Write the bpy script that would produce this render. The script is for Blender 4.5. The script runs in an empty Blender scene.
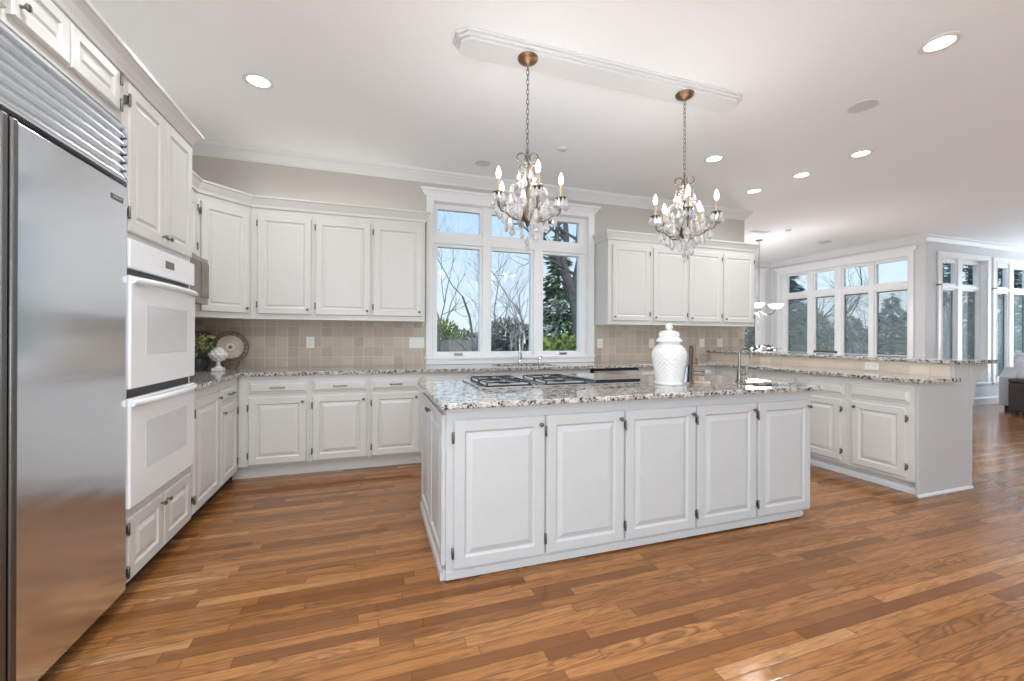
import bpy, bmesh, math, random
from math import sin, cos, pi, radians as R
from mathutils import Vector, Matrix

S = bpy.context.scene
COL = S.collection

# ------------------------------------------------------------------ camera, sky, lights, exposure
YAW = math.atan(140 / 418.0)
cam_d = bpy.data.cameras.new('camera'); cam = bpy.data.objects.new('camera', cam_d); COL.objects.link(cam)
cam.location = (0, 0, 1.25); cam.rotation_euler = (Matrix.Rotation(-YAW, 3, 'Z') @ Matrix.Rotation(pi / 2, 3, 'X') @ Matrix.Rotation(0.004, 3, 'Z')).to_euler()
cam_d.sensor_fit = 'HORIZONTAL'; cam_d.sensor_width = 36; cam_d.lens = 36 * 418 / 1024.0
cam_d.shift_y = -3.7 / 1024; cam_d.clip_start = 0.02; cam_d.clip_end = 300
S.camera = cam
S.view_settings.view_transform = 'Standard'; S.view_settings.look = 'None'
S.view_settings.gamma = 1; S.view_settings.use_curve_mapping = False
S.view_settings.exposure = 0.38

SKY_STRENGTH = 1.0
DOWNLIGHT_W = 7.8
BULB_W = 1.45
CEIL = 3.095

W = bpy.data.worlds.new('sky'); S.world = W; W.use_nodes = True
nt = W.node_tree; nt.nodes.clear()
wo = nt.nodes.new('ShaderNodeOutputWorld'); bg = nt.nodes.new('ShaderNodeBackground')
tc = nt.nodes.new('ShaderNodeTexCoord'); sx = nt.nodes.new('ShaderNodeSeparateXYZ'); cr = nt.nodes.new('ShaderNodeValToRGB')
nt.links.new(tc.outputs['Generated'], sx.inputs[0]); nt.links.new(sx.outputs['Z'], cr.inputs[0])
cr.color_ramp.elements[0].position = 0.0; cr.color_ramp.elements[0].color = (0.70, 0.79, 0.87, 1)
cr.color_ramp.elements[1].position = 0.75; cr.color_ramp.elements[1].color = (0.20, 0.40, 0.75, 1)
e = cr.color_ramp.elements.new(0.10); e.color = (0.64, 0.77, 0.89, 1)
e = cr.color_ramp.elements.new(0.32); e.color = (0.43, 0.62, 0.85, 1)
nt.links.new(cr.outputs[0], bg.inputs[0]); bg.inputs[1].default_value = SKY_STRENGTH
nt.links.new(bg.outputs[0], wo.inputs[0])

def area_light(name, loc, rot, sx_, sy_, watts, color=(1, 1, 1), spread=pi, shape='RECTANGLE'):
    d = bpy.data.lights.new(name, 'AREA'); d.shape = shape; d.size = sx_
    if shape == 'RECTANGLE': d.size_y = sy_
    d.energy = watts; d.color = color; d.spread = spread
    o = bpy.data.objects.new(name, d); COL.objects.link(o); o.location = loc; o.rotation_euler = rot
    return o
def point_light(name, loc, watts, color, size):
    d = bpy.data.lights.new(name, 'POINT'); d.energy = watts; d.color = color; d.shadow_soft_size = size
    o = bpy.data.objects.new(name, d); COL.objects.link(o); o.location = loc
    return o
# added area fills standing for daylight from unseen openings behind and beside the camera
DAY_FILL = (0.88, 1.0, 1.10)
K_REAR, K_LEFT, K_RIGHT, K_FILL_TOP, K_FILL_A, K_FILL_B, K_FILL_GREAT = 0.60, 0.95, 0.55, 0.20, 2.1, 0.40, 1.0
for x in (0.6,):
    area_light('rear_fill_light', (x, -4.30, 1.45), (pi / 2 + 0.95, 0, 0), 2.2, 2.2, 90 * K_REAR, DAY_FILL)
area_light('left_fill_light', (-1.84, -2.2, 1.55), (pi / 2 + 0.30, 0, -pi / 2), 2.3, 2.3, 90 * K_LEFT, DAY_FILL)
area_light('right_fill_light', (13.36, 3.15, 1.55), (pi / 2 + 0.35, 0, pi / 2), 2.3, 2.3, 130 * K_RIGHT, DAY_FILL)
# added fill: unseen strips over the cabinets, bare point lights behind the camera
area_light('cabinet_top_fill', (-0.40, 4.60, 2.47), (pi, 0, 0), 1.5, 0.05, 6 * K_FILL_TOP, (1.0, 0.97, 0.90))
area_light('cabinet_top_fill', (-1.50, 1.75, 2.49), (pi, 0, 0), 0.05, 2.4, 6 * K_FILL_TOP, (1.0, 0.98, 0.94))
area_light('cabinet_top_fill', (-1.55, 3.65, 2.47), (pi, 0, 0), 0.05, 0.9, 3 * K_FILL_TOP, (1.0, 0.97, 0.90))
point_light('rear_left_point_fill', (-0.80, -0.80, 1.05), 40 * K_FILL_A, (0.90, 1.0, 1.09), 0.45)
point_light('rear_point_fill', (2.4, -1.6, 1.05), 40 * K_FILL_B, (0.90, 1.0, 1.09), 0.45)
point_light('great_room_point_fill', (7.0, -0.6, 1.15), 60 * K_FILL_GREAT, (0.90, 1.0, 1.09), 0.45)
sun_d = bpy.data.lights.new('hazy_sun', 'SUN'); sun_d.energy = 1.6; sun_d.angle = R(12); sun_d.color = (1.0, 0.97, 0.92)
sun = bpy.data.objects.new('hazy_sun', sun_d); COL.objects.link(sun); sun.rotation_euler = (R(48), 0, R(-12))

# ------------------------------------------------------------------ node helpers and materials
class NG:
    def __init__(s, name):
        s.m = bpy.data.materials.new(name); s.m.use_nodes = True; s.t = s.m.node_tree; s.t.nodes.clear()
        s.out = s.t.nodes.new('ShaderNodeOutputMaterial')
    def n(s, typ, **kw):
        n = s.t.nodes.new('ShaderNode' + typ)
        for k, v in kw.items():
            if k.startswith('i_'):
                n.inputs[k[2:].replace('_', ' ')].default_value = v
            else: setattr(n, k, v)
        return n
    def l(s, a, b): s.t.links.new(a, b)
    def math(s, op, a, b=None, c=None):
        n = s.t.nodes.new('ShaderNodeMath'); n.operation = op
        for i, v in enumerate((a, b, c)):
            if v is None: continue
            if isinstance(v, (int, float)): n.inputs[i].default_value = v
            else: s.l(v, n.inputs[i])
        return n.outputs[0]
    def ramp(s, fac, stops, interp='LINEAR'):
        n = s.t.nodes.new('ShaderNodeValToRGB'); n.color_ramp.interpolation = interp
        els = n.color_ramp.elements
        while len(els) < len(stops): els.new(0.5)
        for el, (p, c) in zip(els, stops): el.position = p; el.color = (*c, 1) if len(c) == 3 else c
        s.l(fac, n.inputs[0]); return n.outputs[0]
    def mix(s, fac, a, b, blend='MIX'):
        n = s.t.nodes.new('ShaderNodeMix'); n.data_type = 'RGBA'; n.blend_type = blend
        for v, k in ((fac, 0), (a, 6), (b, 7)):
            if isinstance(v, (int, float)): n.inputs[k].default_value = v
            elif isinstance(v, tuple): n.inputs[k].default_value = (*v, 1) if len(v) == 3 else v
            else: s.l(v, n.inputs[k])
        return n.outputs[2]
    def principled(s, **kw):
        b = s.n('BsdfPrincipled')
        for k, v in kw.items():
            k = k.replace('_', ' ')
            if hasattr(v, 'is_output'): s.l(v, b.inputs[k])
            else: b.inputs[k].default_value = (*v, 1) if isinstance(v, tuple) and len(v) == 3 else v
        s.l(b.outputs[0], s.out.inputs[0]); return b
    def coord(s, scale=(1, 1, 1)):
        c = s.n('TexCoord'); m = s.n('Mapping'); m.inputs['Scale'].default_value = scale
        s.l(c.outputs['Object'], m.inputs[0]); return m.outputs[0]
    def noise(s, vec, scale, detail=2, rough=0.5, dist=0):
        n = s.n('TexNoise'); n.inputs['Scale'].default_value = scale; n.inputs['Detail'].default_value = detail
        n.inputs['Roughness'].default_value = rough; n.inputs['Distortion'].default_value = dist
        s.l(vec, n.inputs['Vector']); return n.outputs[0]
    def bump(s, h, strength, dist, bsdf):
        b = s.n('Bump'); b.inputs['Strength'].default_value = strength; b.inputs['Distance'].default_value = dist
        s.l(h, b.inputs['Height']); s.l(b.outputs[0], bsdf.inputs['Normal'])

def paint(name, col, rough=0.45, var=0.02, bump=0.0, scale=30):
    g = NG(name); v = g.coord(); n = g.noise(v, scale, 3)
    c = g.ramp(n, [(0.3, tuple(max(0, x * (1 - var)) for x in col)), (0.7, tuple(min(1, x * (1 + var)) for x in col))])
    b = g.principled(Base_Color=c, Roughness=rough)
    if bump: g.bump(n, bump, 0.002, b)
    return g.m
def metal(name, col, rough):
    g = NG(name); n = g.noise(g.coord((1, 1, 1)), 60, 2)
    c = g.ramp(n, [(0.3, tuple(x * 0.9 for x in col)), (0.7, col)])
    g.principled(Base_Color=c, Roughness=rough, Metallic=1.0); return g.m

M = {}
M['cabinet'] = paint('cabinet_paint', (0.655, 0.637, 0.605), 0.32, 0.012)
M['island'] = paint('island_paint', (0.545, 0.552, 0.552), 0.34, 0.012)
M['trim'] = paint('trim_paint', (0.76, 0.76, 0.755), 0.4, 0.01)
M['sash'] = paint('window_paint', (0.87, 0.87, 0.865), 0.35, 0.01)
M['wall'] = paint('wall_paint', (0.56, 0.525, 0.485), 0.7, 0.02, 0.15, 180)
M['nookwall'] = paint('nook_wall_paint', (0.70, 0.70, 0.70), 0.7, 0.02, 0.15, 180)
M['ceiling'] = paint('ceiling_paint', (0.93, 0.94, 0.95), 0.8, 0.015, 0.5, 120)
M['appliance'] = paint('white_enamel', (0.84, 0.845, 0.85), 0.12, 0.004)
M['ovenglass'] = paint('oven_window_glass', (0.70, 0.715, 0.73), 0.10, 0.02)
M['black'] = paint('black_plastic', (0.012, 0.012, 0.013), 0.3, 0.1)
M['iron'] = paint('cast_iron', (0.02, 0.021, 0.025), 0.45, 0.2, 0.2)
M['shadowgap'] = paint('dark_toe_and_shade', (0.03, 0.027, 0.025), 0.7, 0.1)  # near-black; also carries the painted toe recess shade of the left run
M['plate'] = paint('switch_plate', (0.80, 0.78, 0.73), 0.35, 0.01)
M['bronze'] = metal('antique_bronze', (0.17, 0.125, 0.09), 0.42)
M['copper'] = metal('copper_canopy', (0.30, 0.185, 0.115), 0.38)
M['goldbronze'] = metal('gilded_bronze', (0.25, 0.19, 0.12), 0.4)
M['pewter'] = metal('dark_pewter', (0.20, 0.195, 0.185), 0.38)
M['nickel'] = metal('brushed_nickel', (0.36, 0.345, 0.32), 0.3)
M['darknickel'] = metal('dark_nickel', (0.25, 0.235, 0.21), 0.32)
M['chrome'] = metal('chrome', (0.75, 0.75, 0.76), 0.12)
M['ceramic'] = paint('white_glazed_ceramic', (0.80, 0.785, 0.76), 0.25, 0.03, 0.3, 60)
M['candle'] = paint('candle_sleeve', (0.44, 0.33, 0.20), 0.5, 0.05)
M['pot'] = paint('charcoal_pot', (0.045, 0.045, 0.055), 0.4, 0.2)
M['soil'] = paint('planting_soil', (0.22, 0.15, 0.07), 0.9, 0.4)
M['plateware'] = paint('tan_plate_glaze', (0.52, 0.45, 0.34), 0.25, 0.12, 0, 12)
M['platedark'] = paint('pierced_rim_pewter', (0.16, 0.13, 0.10), 0.35, 0.3)
M['platecream'] = paint('cream_glaze', (0.75, 0.68, 0.55), 0.25, 0.05)
M['darkwood'] = paint('dark_board', (0.03, 0.024, 0.02), 0.4, 0.3)
M['brownwood'] = paint('turned_brown_wood', (0.23, 0.155, 0.10), 0.45, 0.3)
M['palewood'] = paint('pale_wood', (0.62, 0.47, 0.32), 0.45, 0.15)
M['bookpage'] = paint('book_page', (0.62, 0.68, 0.80), 0.5, 0.25, 0, 14)
M['sofa'] = paint('grey_woven_fabric', (0.60, 0.60, 0.63), 0.9, 0.08, 0.4, 160)
M['cushion'] = paint('light_cushion_fabric', (0.72, 0.72, 0.73), 0.9, 0.12, 0.4, 25)
M['leather'] = paint('dark_brown_leather', (0.035, 0.028, 0.026), 0.38, 0.3, 0.2, 40)
M['speaker'] = paint('speaker_grille', (0.68, 0.68, 0.68), 0.7, 0.06, 0.3, 300)
M['badge'] = paint('badge_dark', (0.06, 0.06, 0.065), 0.3, 0.1)
M['fence'] = paint('weathered_fence', (0.26, 0.235, 0.21), 0.9, 0.2, 0, 6)
M['lawn'] = paint('winter_lawn', (0.22, 0.21, 0.13), 0.95, 0.3, 0, 2)
M['bark'] = paint('grey_bark', (0.14, 0.132, 0.128), 0.95, 0.3, 0, 8)
M['barkpale'] = paint('pale_bark', (0.36, 0.33, 0.31), 0.95, 0.25, 0, 8)

def leaf_mat(name, a, b):
    g = NG(name); n = g.noise(g.coord(), 1.7, 3)
    g.principled(Base_Color=g.ramp(n, [(0.3, a), (0.7, b)]), Roughness=0.8); return g.m
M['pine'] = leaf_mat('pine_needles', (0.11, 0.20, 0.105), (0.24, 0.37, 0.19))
M['pinehaze'] = leaf_mat('hazed_pine_needles', (0.17, 0.235, 0.225), (0.27, 0.35, 0.33))  # lightened and greyed: distance haze put into the needle colour
M['shrub'] = leaf_mat('shrub_leaves', (0.16, 0.24, 0.06), (0.36, 0.43, 0.13))
M['darkshrub'] = leaf_mat('dark_shrub_leaves', (0.045, 0.095, 0.04), (0.14, 0.21, 0.08))
M['brush'] = leaf_mat('winter_brush', (0.21, 0.21, 0.18), (0.32, 0.32, 0.27))
M['houseplant'] = leaf_mat('plant_leaves', (0.24, 0.32, 0.06), (0.80, 0.84, 0.46))
M['blossom'] = paint('white_blossom', (0.85, 0.85, 0.85), 0.6, 0.05)

def emit(name, col, strength):
    g = NG(name); em = g.n('Emission'); em.inputs[0].default_value = (*col, 1); em.inputs[1].default_value = strength
    g.l(em.outputs[0], g.out.inputs[0]); return g.m
M['bulb'] = emit('lit_candle_bulb', (1.0, 0.86, 0.62), 9)
M['lamp'] = emit('lit_downlight_lens', (1.0, 0.97, 0.92), 5)
M['bowlglow'] = emit('lit_frosted_bowl', (1.0, 0.97, 0.93), 1.4)
M['display'] = paint('oven_display', (0.10, 0.095, 0.085), 0.15, 0.2)

g = NG('window_glass'); tr = g.n('BsdfTransparent'); gl = g.n('BsdfGlossy'); gl.inputs['Roughness'].default_value = 0.02
tr.inputs[0].default_value = (0.96, 0.98, 0.98, 1)
mx = g.n('MixShader'); mx.inputs[0].default_value = 0.016; g.l(tr.outputs[0], mx.inputs[1]); g.l(gl.outputs[0], mx.inputs[2]); g.l(mx.outputs[0], g.out.inputs[0]); M['glass'] = g.m
g = NG('insect_screen'); tr = g.n('BsdfTransparent'); df = g.n('BsdfDiffuse'); df.inputs[0].default_value = (0.55, 0.62, 0.63, 1)
chk = g.noise(g.coord(), 3, 2); mx = g.n('MixShader')
g.l(g.math('MULTIPLY_ADD', chk, 0.10, 0.17), mx.inputs[0])
g.l(tr.outputs[0], mx.inputs[1]); g.l(df.outputs[0], mx.inputs[2]); g.l(mx.outputs[0], g.out.inputs[0]); M['screen'] = g.m
g = NG('cut_crystal'); n = g.noise(g.coord(), 90, 1)
b = g.principled(Base_Color=g.ramp(n, [(0.3, (0.86, 0.87, 0.88)), (0.7, (0.98, 0.97, 0.95))]), Roughness=0.06, IOR=1.55)
b.inputs['Transmission Weight'].default_value = 0.66; M['crystal'] = g.m

def stainless(name, base, rough, scale):
    g = NG(name); n = g.noise(g.coord(scale), 1.0, 3)
    c = g.ramp(n, [(0.3, tuple(x * 0.93 for x in base)), (0.7, base)])
    rr = g.math('MULTIPLY_ADD', n, 0.08, rough - 0.04)
    b = g.principled(Base_Color=c, Metallic=1.0, Roughness=rr)
    n2 = g.noise(g.coord((0.7, 0.7, 5.0)), 1.6, 1)
    g.bump(n2, 0.25, 0.01, b); return g.m
M['steel'] = stainless('brushed_stainless', (0.86, 0.90, 0.96), 0.17, (3, 3, 400))
M['grillesteel'] = stainless('louvre_stainless', (0.90, 0.91, 0.93), 0.30, (3, 3, 60))
M['steelflat'] = stainless('stainless_tray', (0.66, 0.67, 0.69), 0.16, (40, 3, 40))

# granite
g = NG('speckled_granite'); v = g.coord()
n1 = g.noise(v, 27, 4, 0.6); n2 = g.noise(v, 72, 3, 0.65, 0.6); n3 = g.noise(v, 120, 2, 0.6)
c = g.ramp(n1, [(0.28, (0.26, 0.215, 0.175)), (0.46, (0.46, 0.42, 0.38)), (0.66, (0.66, 0.64, 0.61))])
c = g.mix(g.ramp(n2, [(0.56, (0, 0, 0)), (0.61, (1, 1, 1))]), c, (0.10, 0.075, 0.06))
vo = g.n('TexVoronoi'); vo.inputs['Scale'].default_value = 50; vo.inputs['Randomness'].default_value = 1; g.l(v, vo.inputs['Vector'])
blot = g.math('MULTIPLY', g.ramp(vo.outputs['Distance'], [(0.36, (1, 1, 1)), (0.48, (0, 0, 0))]), g.ramp(n1, [(0.49, (1, 1, 1)), (0.55, (0, 0, 0))]))
c = g.mix(blot, c, (0.035, 0.032, 0.033))
c = g.mix(g.ramp(n3, [(0.62, (0, 0, 0)), (0.70, (1, 1, 1))]), c, (0.72, 0.70, 0.67))
g.principled(Base_Color=c, Roughness=0.07); M['granite'] = g.m

# tumbled stone tile, square grid
def tile(name, axis, size=0.103, off=0.0, zoff=0.932, k=1.0, grout=(0.60, 0.54, 0.46)):
    g = NG(name); tcn = g.n('TexCoord'); s_ = g.n('SeparateXYZ'); g.l(tcn.outputs['Object'], s_.inputs[0])
    a = g.math('DIVIDE', g.math('SUBTRACT', s_.outputs[axis], off), size); bz = g.math('DIVIDE', g.math('SUBTRACT', s_.outputs['Z'], zoff), size)
    ia = g.math('FLOOR', a); ib = g.math('FLOOR', bz); fa = g.math('FRACT', a); fb = g.math('FRACT', bz)
    cmb = g.n('CombineXYZ'); g.l(ia, cmb.inputs[0]); g.l(ib, cmb.inputs[1])
    wn = g.n('TexWhiteNoise'); wn.noise_dimensions = '2D'; g.l(cmb.outputs[0], wn.inputs['Vector'])
    base = g.ramp(wn.outputs['Value'], [(0.0, (0.385 * k, 0.305 * k, 0.235 * k)), (0.5, (0.48 * k, 0.39 * k, 0.31 * k)), (1.0, (0.57 * k, 0.475 * k, 0.38 * k))])
    nn = g.noise(tcn.outputs['Object'], 38, 4, 0.65)
    base = g.mix(g.math('MULTIPLY', nn, 0.5), base, (0.62 * k, 0.54 * k, 0.45 * k))
    ea = g.math('MINIMUM', fa, g.math('SUBTRACT', 1, fa)); eb = g.math('MINIMUM', fb, g.math('SUBTRACT', 1, fb))
    ed = g.math('MINIMUM', ea, eb); ed = g.math('ADD', ed, g.math('MULTIPLY', g.math('SUBTRACT', nn, 0.5), 0.03))
    gm = g.ramp(ed, [(0.025, (1, 1, 1)), (0.05, (0, 0, 0))])
    c = g.mix(gm, base, grout)
    b = g.principled(Base_Color=c, Roughness=0.5); g.bump(g.ramp(ed, [(0.0, (0, 0, 0)), (0.08, (1, 1, 1))]), 0.5, 0.004, b)
    return g.m
M['tilex'] = tile('stone_tile_back', 'X', off=0.02); M['tiley'] = tile('stone_tile_side', 'Y')
M['tilebar'] = tile('stone_tile_bar', 'Y', 0.15, zoff=0.87, k=1.35, grout=(0.66, 0.57, 0.47))

# oak strip floor, planks along X
g = NG('oak_strip_floor'); tcn = g.n('TexCoord'); s_ = g.n('SeparateXYZ'); g.l(tcn.outputs['Object'], s_.inputs[0])
ry = g.math('DIVIDE', s_.outputs['Y'], 0.057); row = g.math('FLOOR', ry)
w1 = g.n('TexWhiteNoise'); w1.noise_dimensions = '1D'; g.l(row, w1.inputs['W'])
px = g.math('ADD', g.math('DIVIDE', s_.outputs['X'], 0.72), g.math('MULTIPLY', w1.outputs['Value'], 7.3)); colm = g.math('FLOOR', px)
cmb = g.n('CombineXYZ'); g.l(colm, cmb.inputs[0]); g.l(row, cmb.inputs[1])
w2 = g.n('TexWhiteNoise'); w2.noise_dimensions = '2D'; g.l(cmb.outputs[0], w2.inputs['Vector'])
base = g.ramp(w2.outputs['Value'], [(0.0, (0.195, 0.073, 0.022)), (0.22, (0.310, 0.124, 0.038)), (0.7, (0.405, 0.172, 0.055)), (0.94, (0.47, 0.212, 0.075)), (1.0, (0.54, 0.29, 0.125))])
off = g.n('CombineXYZ'); g.l(g.math('MULTIPLY', w2.outputs['Value'], 40), off.inputs[0]); g.l(g.math('MULTIPLY', w1.outputs['Value'], 17), off.inputs[2])
va = g.n('VectorMath'); va.operation = 'ADD'; g.l(tcn.outputs['Object'], va.inputs[0]); g.l(off.outputs[0], va.inputs[1])
mp = g.n('Mapping'); mp.inputs['Scale'].default_value = (3.4, 30, 1); g.l(va.outputs[0], mp.inputs[0])
gr = g.noise(mp.outputs[0], 1.0, 4, 0.6, 1.4)
mp2 = g.n('Mapping'); mp2.inputs['Scale'].default_value = (7, 160, 1); g.l(va.outputs[0], mp2.inputs[0])
gr2 = g.noise(mp2.outputs[0], 1.0, 2, 0.6)
c = g.mix(g.ramp(gr, [(0.45, (0, 0, 0)), (0.72, (0.75, 0.75, 0.75))]), base, (0.16, 0.068, 0.024))
c = g.mix(g.ramp(gr2, [(0.5, (0, 0, 0)), (0.75, (0.35, 0.35, 0.35))]), c, (0.10, 0.043, 0.016))
mpw = g.n('Mapping'); mpw.inputs['Scale'].default_value = (1.3, 11.0, 1); g.l(va.outputs[0], mpw.inputs[0])
rn = g.noise(mpw.outputs[0], 1.0, 2, 0.45, 0.6)
ringv = g.math('ABSOLUTE', g.math('SUBTRACT', g.math('FRACT', g.math('MULTIPLY', rn, 13.0)), 0.5))
cath = g.math('MULTIPLY', g.ramp(ringv, [(0.05, (0.65, 0.65, 0.65)), (0.28, (0, 0, 0))]), g.ramp(w1.outputs['Value'], [(0.25, (0.25, 0.25, 0.25)), (0.8, (1, 1, 1))]))
c = g.mix(cath, c, (0.13, 0.055, 0.019))
fy = g.math('FRACT', ry); ey = g.math('MULTIPLY', g.math('MINIMUM', fy, g.math('SUBTRACT', 1, fy)), 0.057)
fx = g.math('FRACT', px); ex = g.math('MULTIPLY', g.math('MINIMUM', fx, g.math('SUBTRACT', 1, fx)), 0.72)
seam = g.ramp(g.math('MINIMUM', ex, ey), [(0.0005, (1, 1, 1)), (0.0016, (0, 0, 0))])
c = g.mix(g.math('MULTIPLY', seam, 0.55), c, (0.07, 0.03, 0.013))
ro = g.math('MULTIPLY_ADD', g.noise(tcn.outputs['Object'], 6, 2), 0.10, 0.10)
b = g.principled(Base_Color=c, Roughness=ro, Specular_IOR_Level=0.33)
hh = g.math('ADD', g.math('MULTIPLY', gr2, 0.05), g.math('MULTIPLY', seam, -1.0))
g.bump(hh, 0.10, 0.002, b); M['floor'] = g.m

# ------------------------------------------------------------------ mesh builder
class MB:
    def __init__(s): s.v = []; s.f = []
    def add(s, vs, fs):
        o = len(s.v); s.v += [tuple(p) for p in vs]; s.f += [tuple(i + o for i in f) for f in fs]; return s
    def box(s, x0, x1, y0, y1, z0, z1):
        return s.add([(x0, y0, z0), (x1, y0, z0), (x1, y1, z0), (x0, y1, z0), (x0, y0, z1), (x1, y0, z1), (x1, y1, z1), (x0, y1, z1)],
                     [(0, 3, 2, 1), (4, 5, 6, 7), (0, 1, 5, 4), (1, 2, 6, 5), (2, 3, 7, 6), (3, 0, 4, 7)])
    def prism(s, poly, z0, z1):
        n = len(poly)
        return s.add([(x, y, z0) for x, y in poly] + [(x, y, z1) for x, y in poly],
                     [tuple(range(n - 1, -1, -1)), tuple(range(n, 2 * n))] + [(i, (i + 1) % n, n + (i + 1) % n, n + i) for i in range(n)])
    def extrude(s, poly3, vec):
        n = len(poly3); v = Vector(vec); p = [Vector(q) for q in poly3]
        return s.add(p + [q + v for q in p], [tuple(range(n - 1, -1, -1)), tuple(range(n, 2 * n))] + [(i, (i + 1) % n, n + (i + 1) % n, n + i) for i in range(n)])
    def lathe(s, prof, seg=24, c=(0, 0, 0), axis='Z', a0=0, ripple=None):
        vs = []; n = len(prof)
        for k in range(seg):
            a = a0 + 2 * pi * k / seg
            for r, z in prof:
                rr = r if not ripple else r * (1 + ripple(a, z))
                p = (rr * cos(a), rr * sin(a), z)
                if axis == 'Y': p = (p[0], -p[2], p[1])      # axis points to -Y
                if axis == 'X': p = (p[2], p[0], p[1])
                vs.append((p[0] + c[0], p[1] + c[1], p[2] + c[2]))
        fs = [(k * n + i, ((k + 1) % seg) * n + i, ((k + 1) % seg) * n + i + 1, k * n + i + 1) for k in range(seg) for i in range(n - 1)]
        fs.append(tuple(k * n for k in range(seg - 1, -1, -1))); fs.append(tuple(k * n + n - 1 for k in range(seg)))
        return s.add(vs, fs)
    def tube(s, pts, rad, seg=8, closed=False):
        P = [Vector(p) for p in pts]; n = len(P); vs = []
        rad = rad if isinstance(rad, (list, tuple)) else [rad] * n
        up = None
        for i in range(n):
            if closed: t = P[(i + 1) % n] - P[i - 1]
            else: t = P[min(i + 1, n - 1)] - P[max(i - 1, 0)]
            if t.length < 1e-9: t = Vector((0, 0, 1))
            t.normalize()
            if up is None: up = t.orthogonal().normalized()
            up = up - t * up.dot(t)
            if up.length < 1e-6: up = t.orthogonal()
            up.normalize(); b = t.cross(up)
            for k in range(seg):
                a = 2 * pi * k / seg; vs.append(P[i] + (up * cos(a) + b * sin(a)) * rad[i])
        m = n if closed else n - 1
        fs = [(i * seg + k, i * seg + (k + 1) % seg, ((i + 1) % n) * seg + (k + 1) % seg, ((i + 1) % n) * seg + k) for i in range(m) for k in range(seg)]
        if not closed: fs += [tuple(range(seg - 1, -1, -1)), tuple(range((n - 1) * seg, n * seg))]
        return s.add(vs, fs)
    def sweep(s, path, prof):
        """mitred sweep of a (out, z) profile; out is to the right of travel"""
        n = len(path); P = [Vector((p[0], p[1])) for p in path]; vs = []
        for i in range(n):
            d0 = (P[i] - P[i - 1]).normalized() if i else None
            d1 = (P[i + 1] - P[i]).normalized() if i < n - 1 else None
            nr = lambda d: Vector((d.y, -d.x))
            if d0 is None: m = nr(d1)
            elif d1 is None: m = nr(d0)
            else:
                m = nr(d0) + nr(d1); m = m / m.dot(nr(d0)) if abs(m.dot(nr(d0))) > 1e-6 else nr(d0)
            for o, z in prof: vs.append((P[i].x + m.x * o, P[i].y + m.y * o, z))
        k = len(prof)
        fs = [(i * k + j, i * k + (j + 1) % k, (i + 1) * k + (j + 1) % k, (i + 1) * k + j) for i in range(n - 1) for j in range(k)]
        fs += [tuple(range(k)), tuple(range((n - 1) * k + k - 1, (n - 1) * k - 1, -1))]
        return s.add(vs, fs)
    def plate(s, A, B, solid, mapf, c0, c1):
        """slab of cells over the sorted grid lines A x B; solid(a,b) tells which cells are filled"""
        A = sorted(set(A)); B = sorted(set(B)); na, nb = len(A) - 1, len(B) - 1
        fill = [[solid((A[i] + A[i + 1]) / 2, (B[j] + B[j + 1]) / 2) for j in range(nb)] for i in range(na)]
        at = lambda i, j: 0 <= i < na and 0 <= j < nb and fill[i][j]
        ids = {}
        def vid(i, j, c):
            k = (i, j, c)
            if k not in ids: ids[k] = len(s.v); s.v.append(tuple(mapf(A[i], B[j], c1 if c else c0)))
            return ids[k]
        for i in range(na):
            for j in range(nb):
                if not fill[i][j]: continue
                s.f.append((vid(i, j, 1), vid(i + 1, j, 1), vid(i + 1, j + 1, 1), vid(i, j + 1, 1)))
                s.f.append((vid(i, j, 0), vid(i, j + 1, 0), vid(i + 1, j + 1, 0), vid(i + 1, j, 0)))
                for (di, dj, p, q) in ((-1, 0, (0, 0), (0, 1)), (1, 0, (1, 1), (1, 0)), (0, -1, (1, 0), (0, 0)), (0, 1, (0, 1), (1, 1))):
                    if not at(i + di, j + dj):
                        s.f.append((vid(i + p[0], j + p[1], 0), vid(i + q[0], j + q[1], 0), vid(i + q[0], j + q[1], 1), vid(i + p[0], j + p[1], 1)))
        return s

def obj(name, mb, mat, parent=None, smooth=False, bevel=0.0, seg=2, loc=None):
    me = bpy.data.meshes.new(name); me.from_pydata([tuple(p) for p in mb.v], [], mb.f)
    bm = bmesh.new(); bm.from_mesh(me); bmesh.ops.recalc_face_normals(bm, faces=bm.faces); bm.to_mesh(me); bm.free()
    me.materials.append(M[mat] if isinstance(mat, str) else mat)
    if smooth:
        me.polygons.foreach_set('use_smooth', [True] * len(me.polygons))
        if hasattr(me, 'set_sharp_from_angle'): me.set_sharp_from_angle(angle=R(38))
    o = bpy.data.objects.new(name, me); COL.objects.link(o)
    if parent: o.parent = parent
    if loc: o.location = loc
    if bevel:
        b = o.modifiers.new('bevel', 'BEVEL'); b.width = bevel; b.segments = seg; b.limit_method = 'ANGLE'; b.angle_limit = R(40)
    return o
def tag(o, label, cat, group=None):
    o['label'] = label; o['category'] = cat
    if group: o['group'] = group
    return o
def thing(name, label, cat, loc=(0, 0, 0), rz=0, group=None):
    o = bpy.data.objects.new(name, None); COL.objects.link(o); o.empty_display_size = 0.1
    o.location = loc; o.rotation_euler = (0, 0, rz); return tag(o, label, cat, group)
def struct(name, mb, mat, parent=None, **kw):
    o = obj(name, mb, mat, parent, **kw)
    if not parent: o['kind'] = 'structure'
    return o
def copy_part(src, parent, loc=None, rot=None, scale=None):
    c = src.copy(); COL.objects.link(c); c.parent = parent
    if loc is not None: c.location = loc
    if rot is not None: c.rotation_euler = rot
    if scale is not None: c.scale = scale
    return c
XY = lambda a, b, c: (a, b, c)
XZ = lambda a, b, c: (a, c, b)
YZ = lambda a, b, c: (c, a, b)

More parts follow.
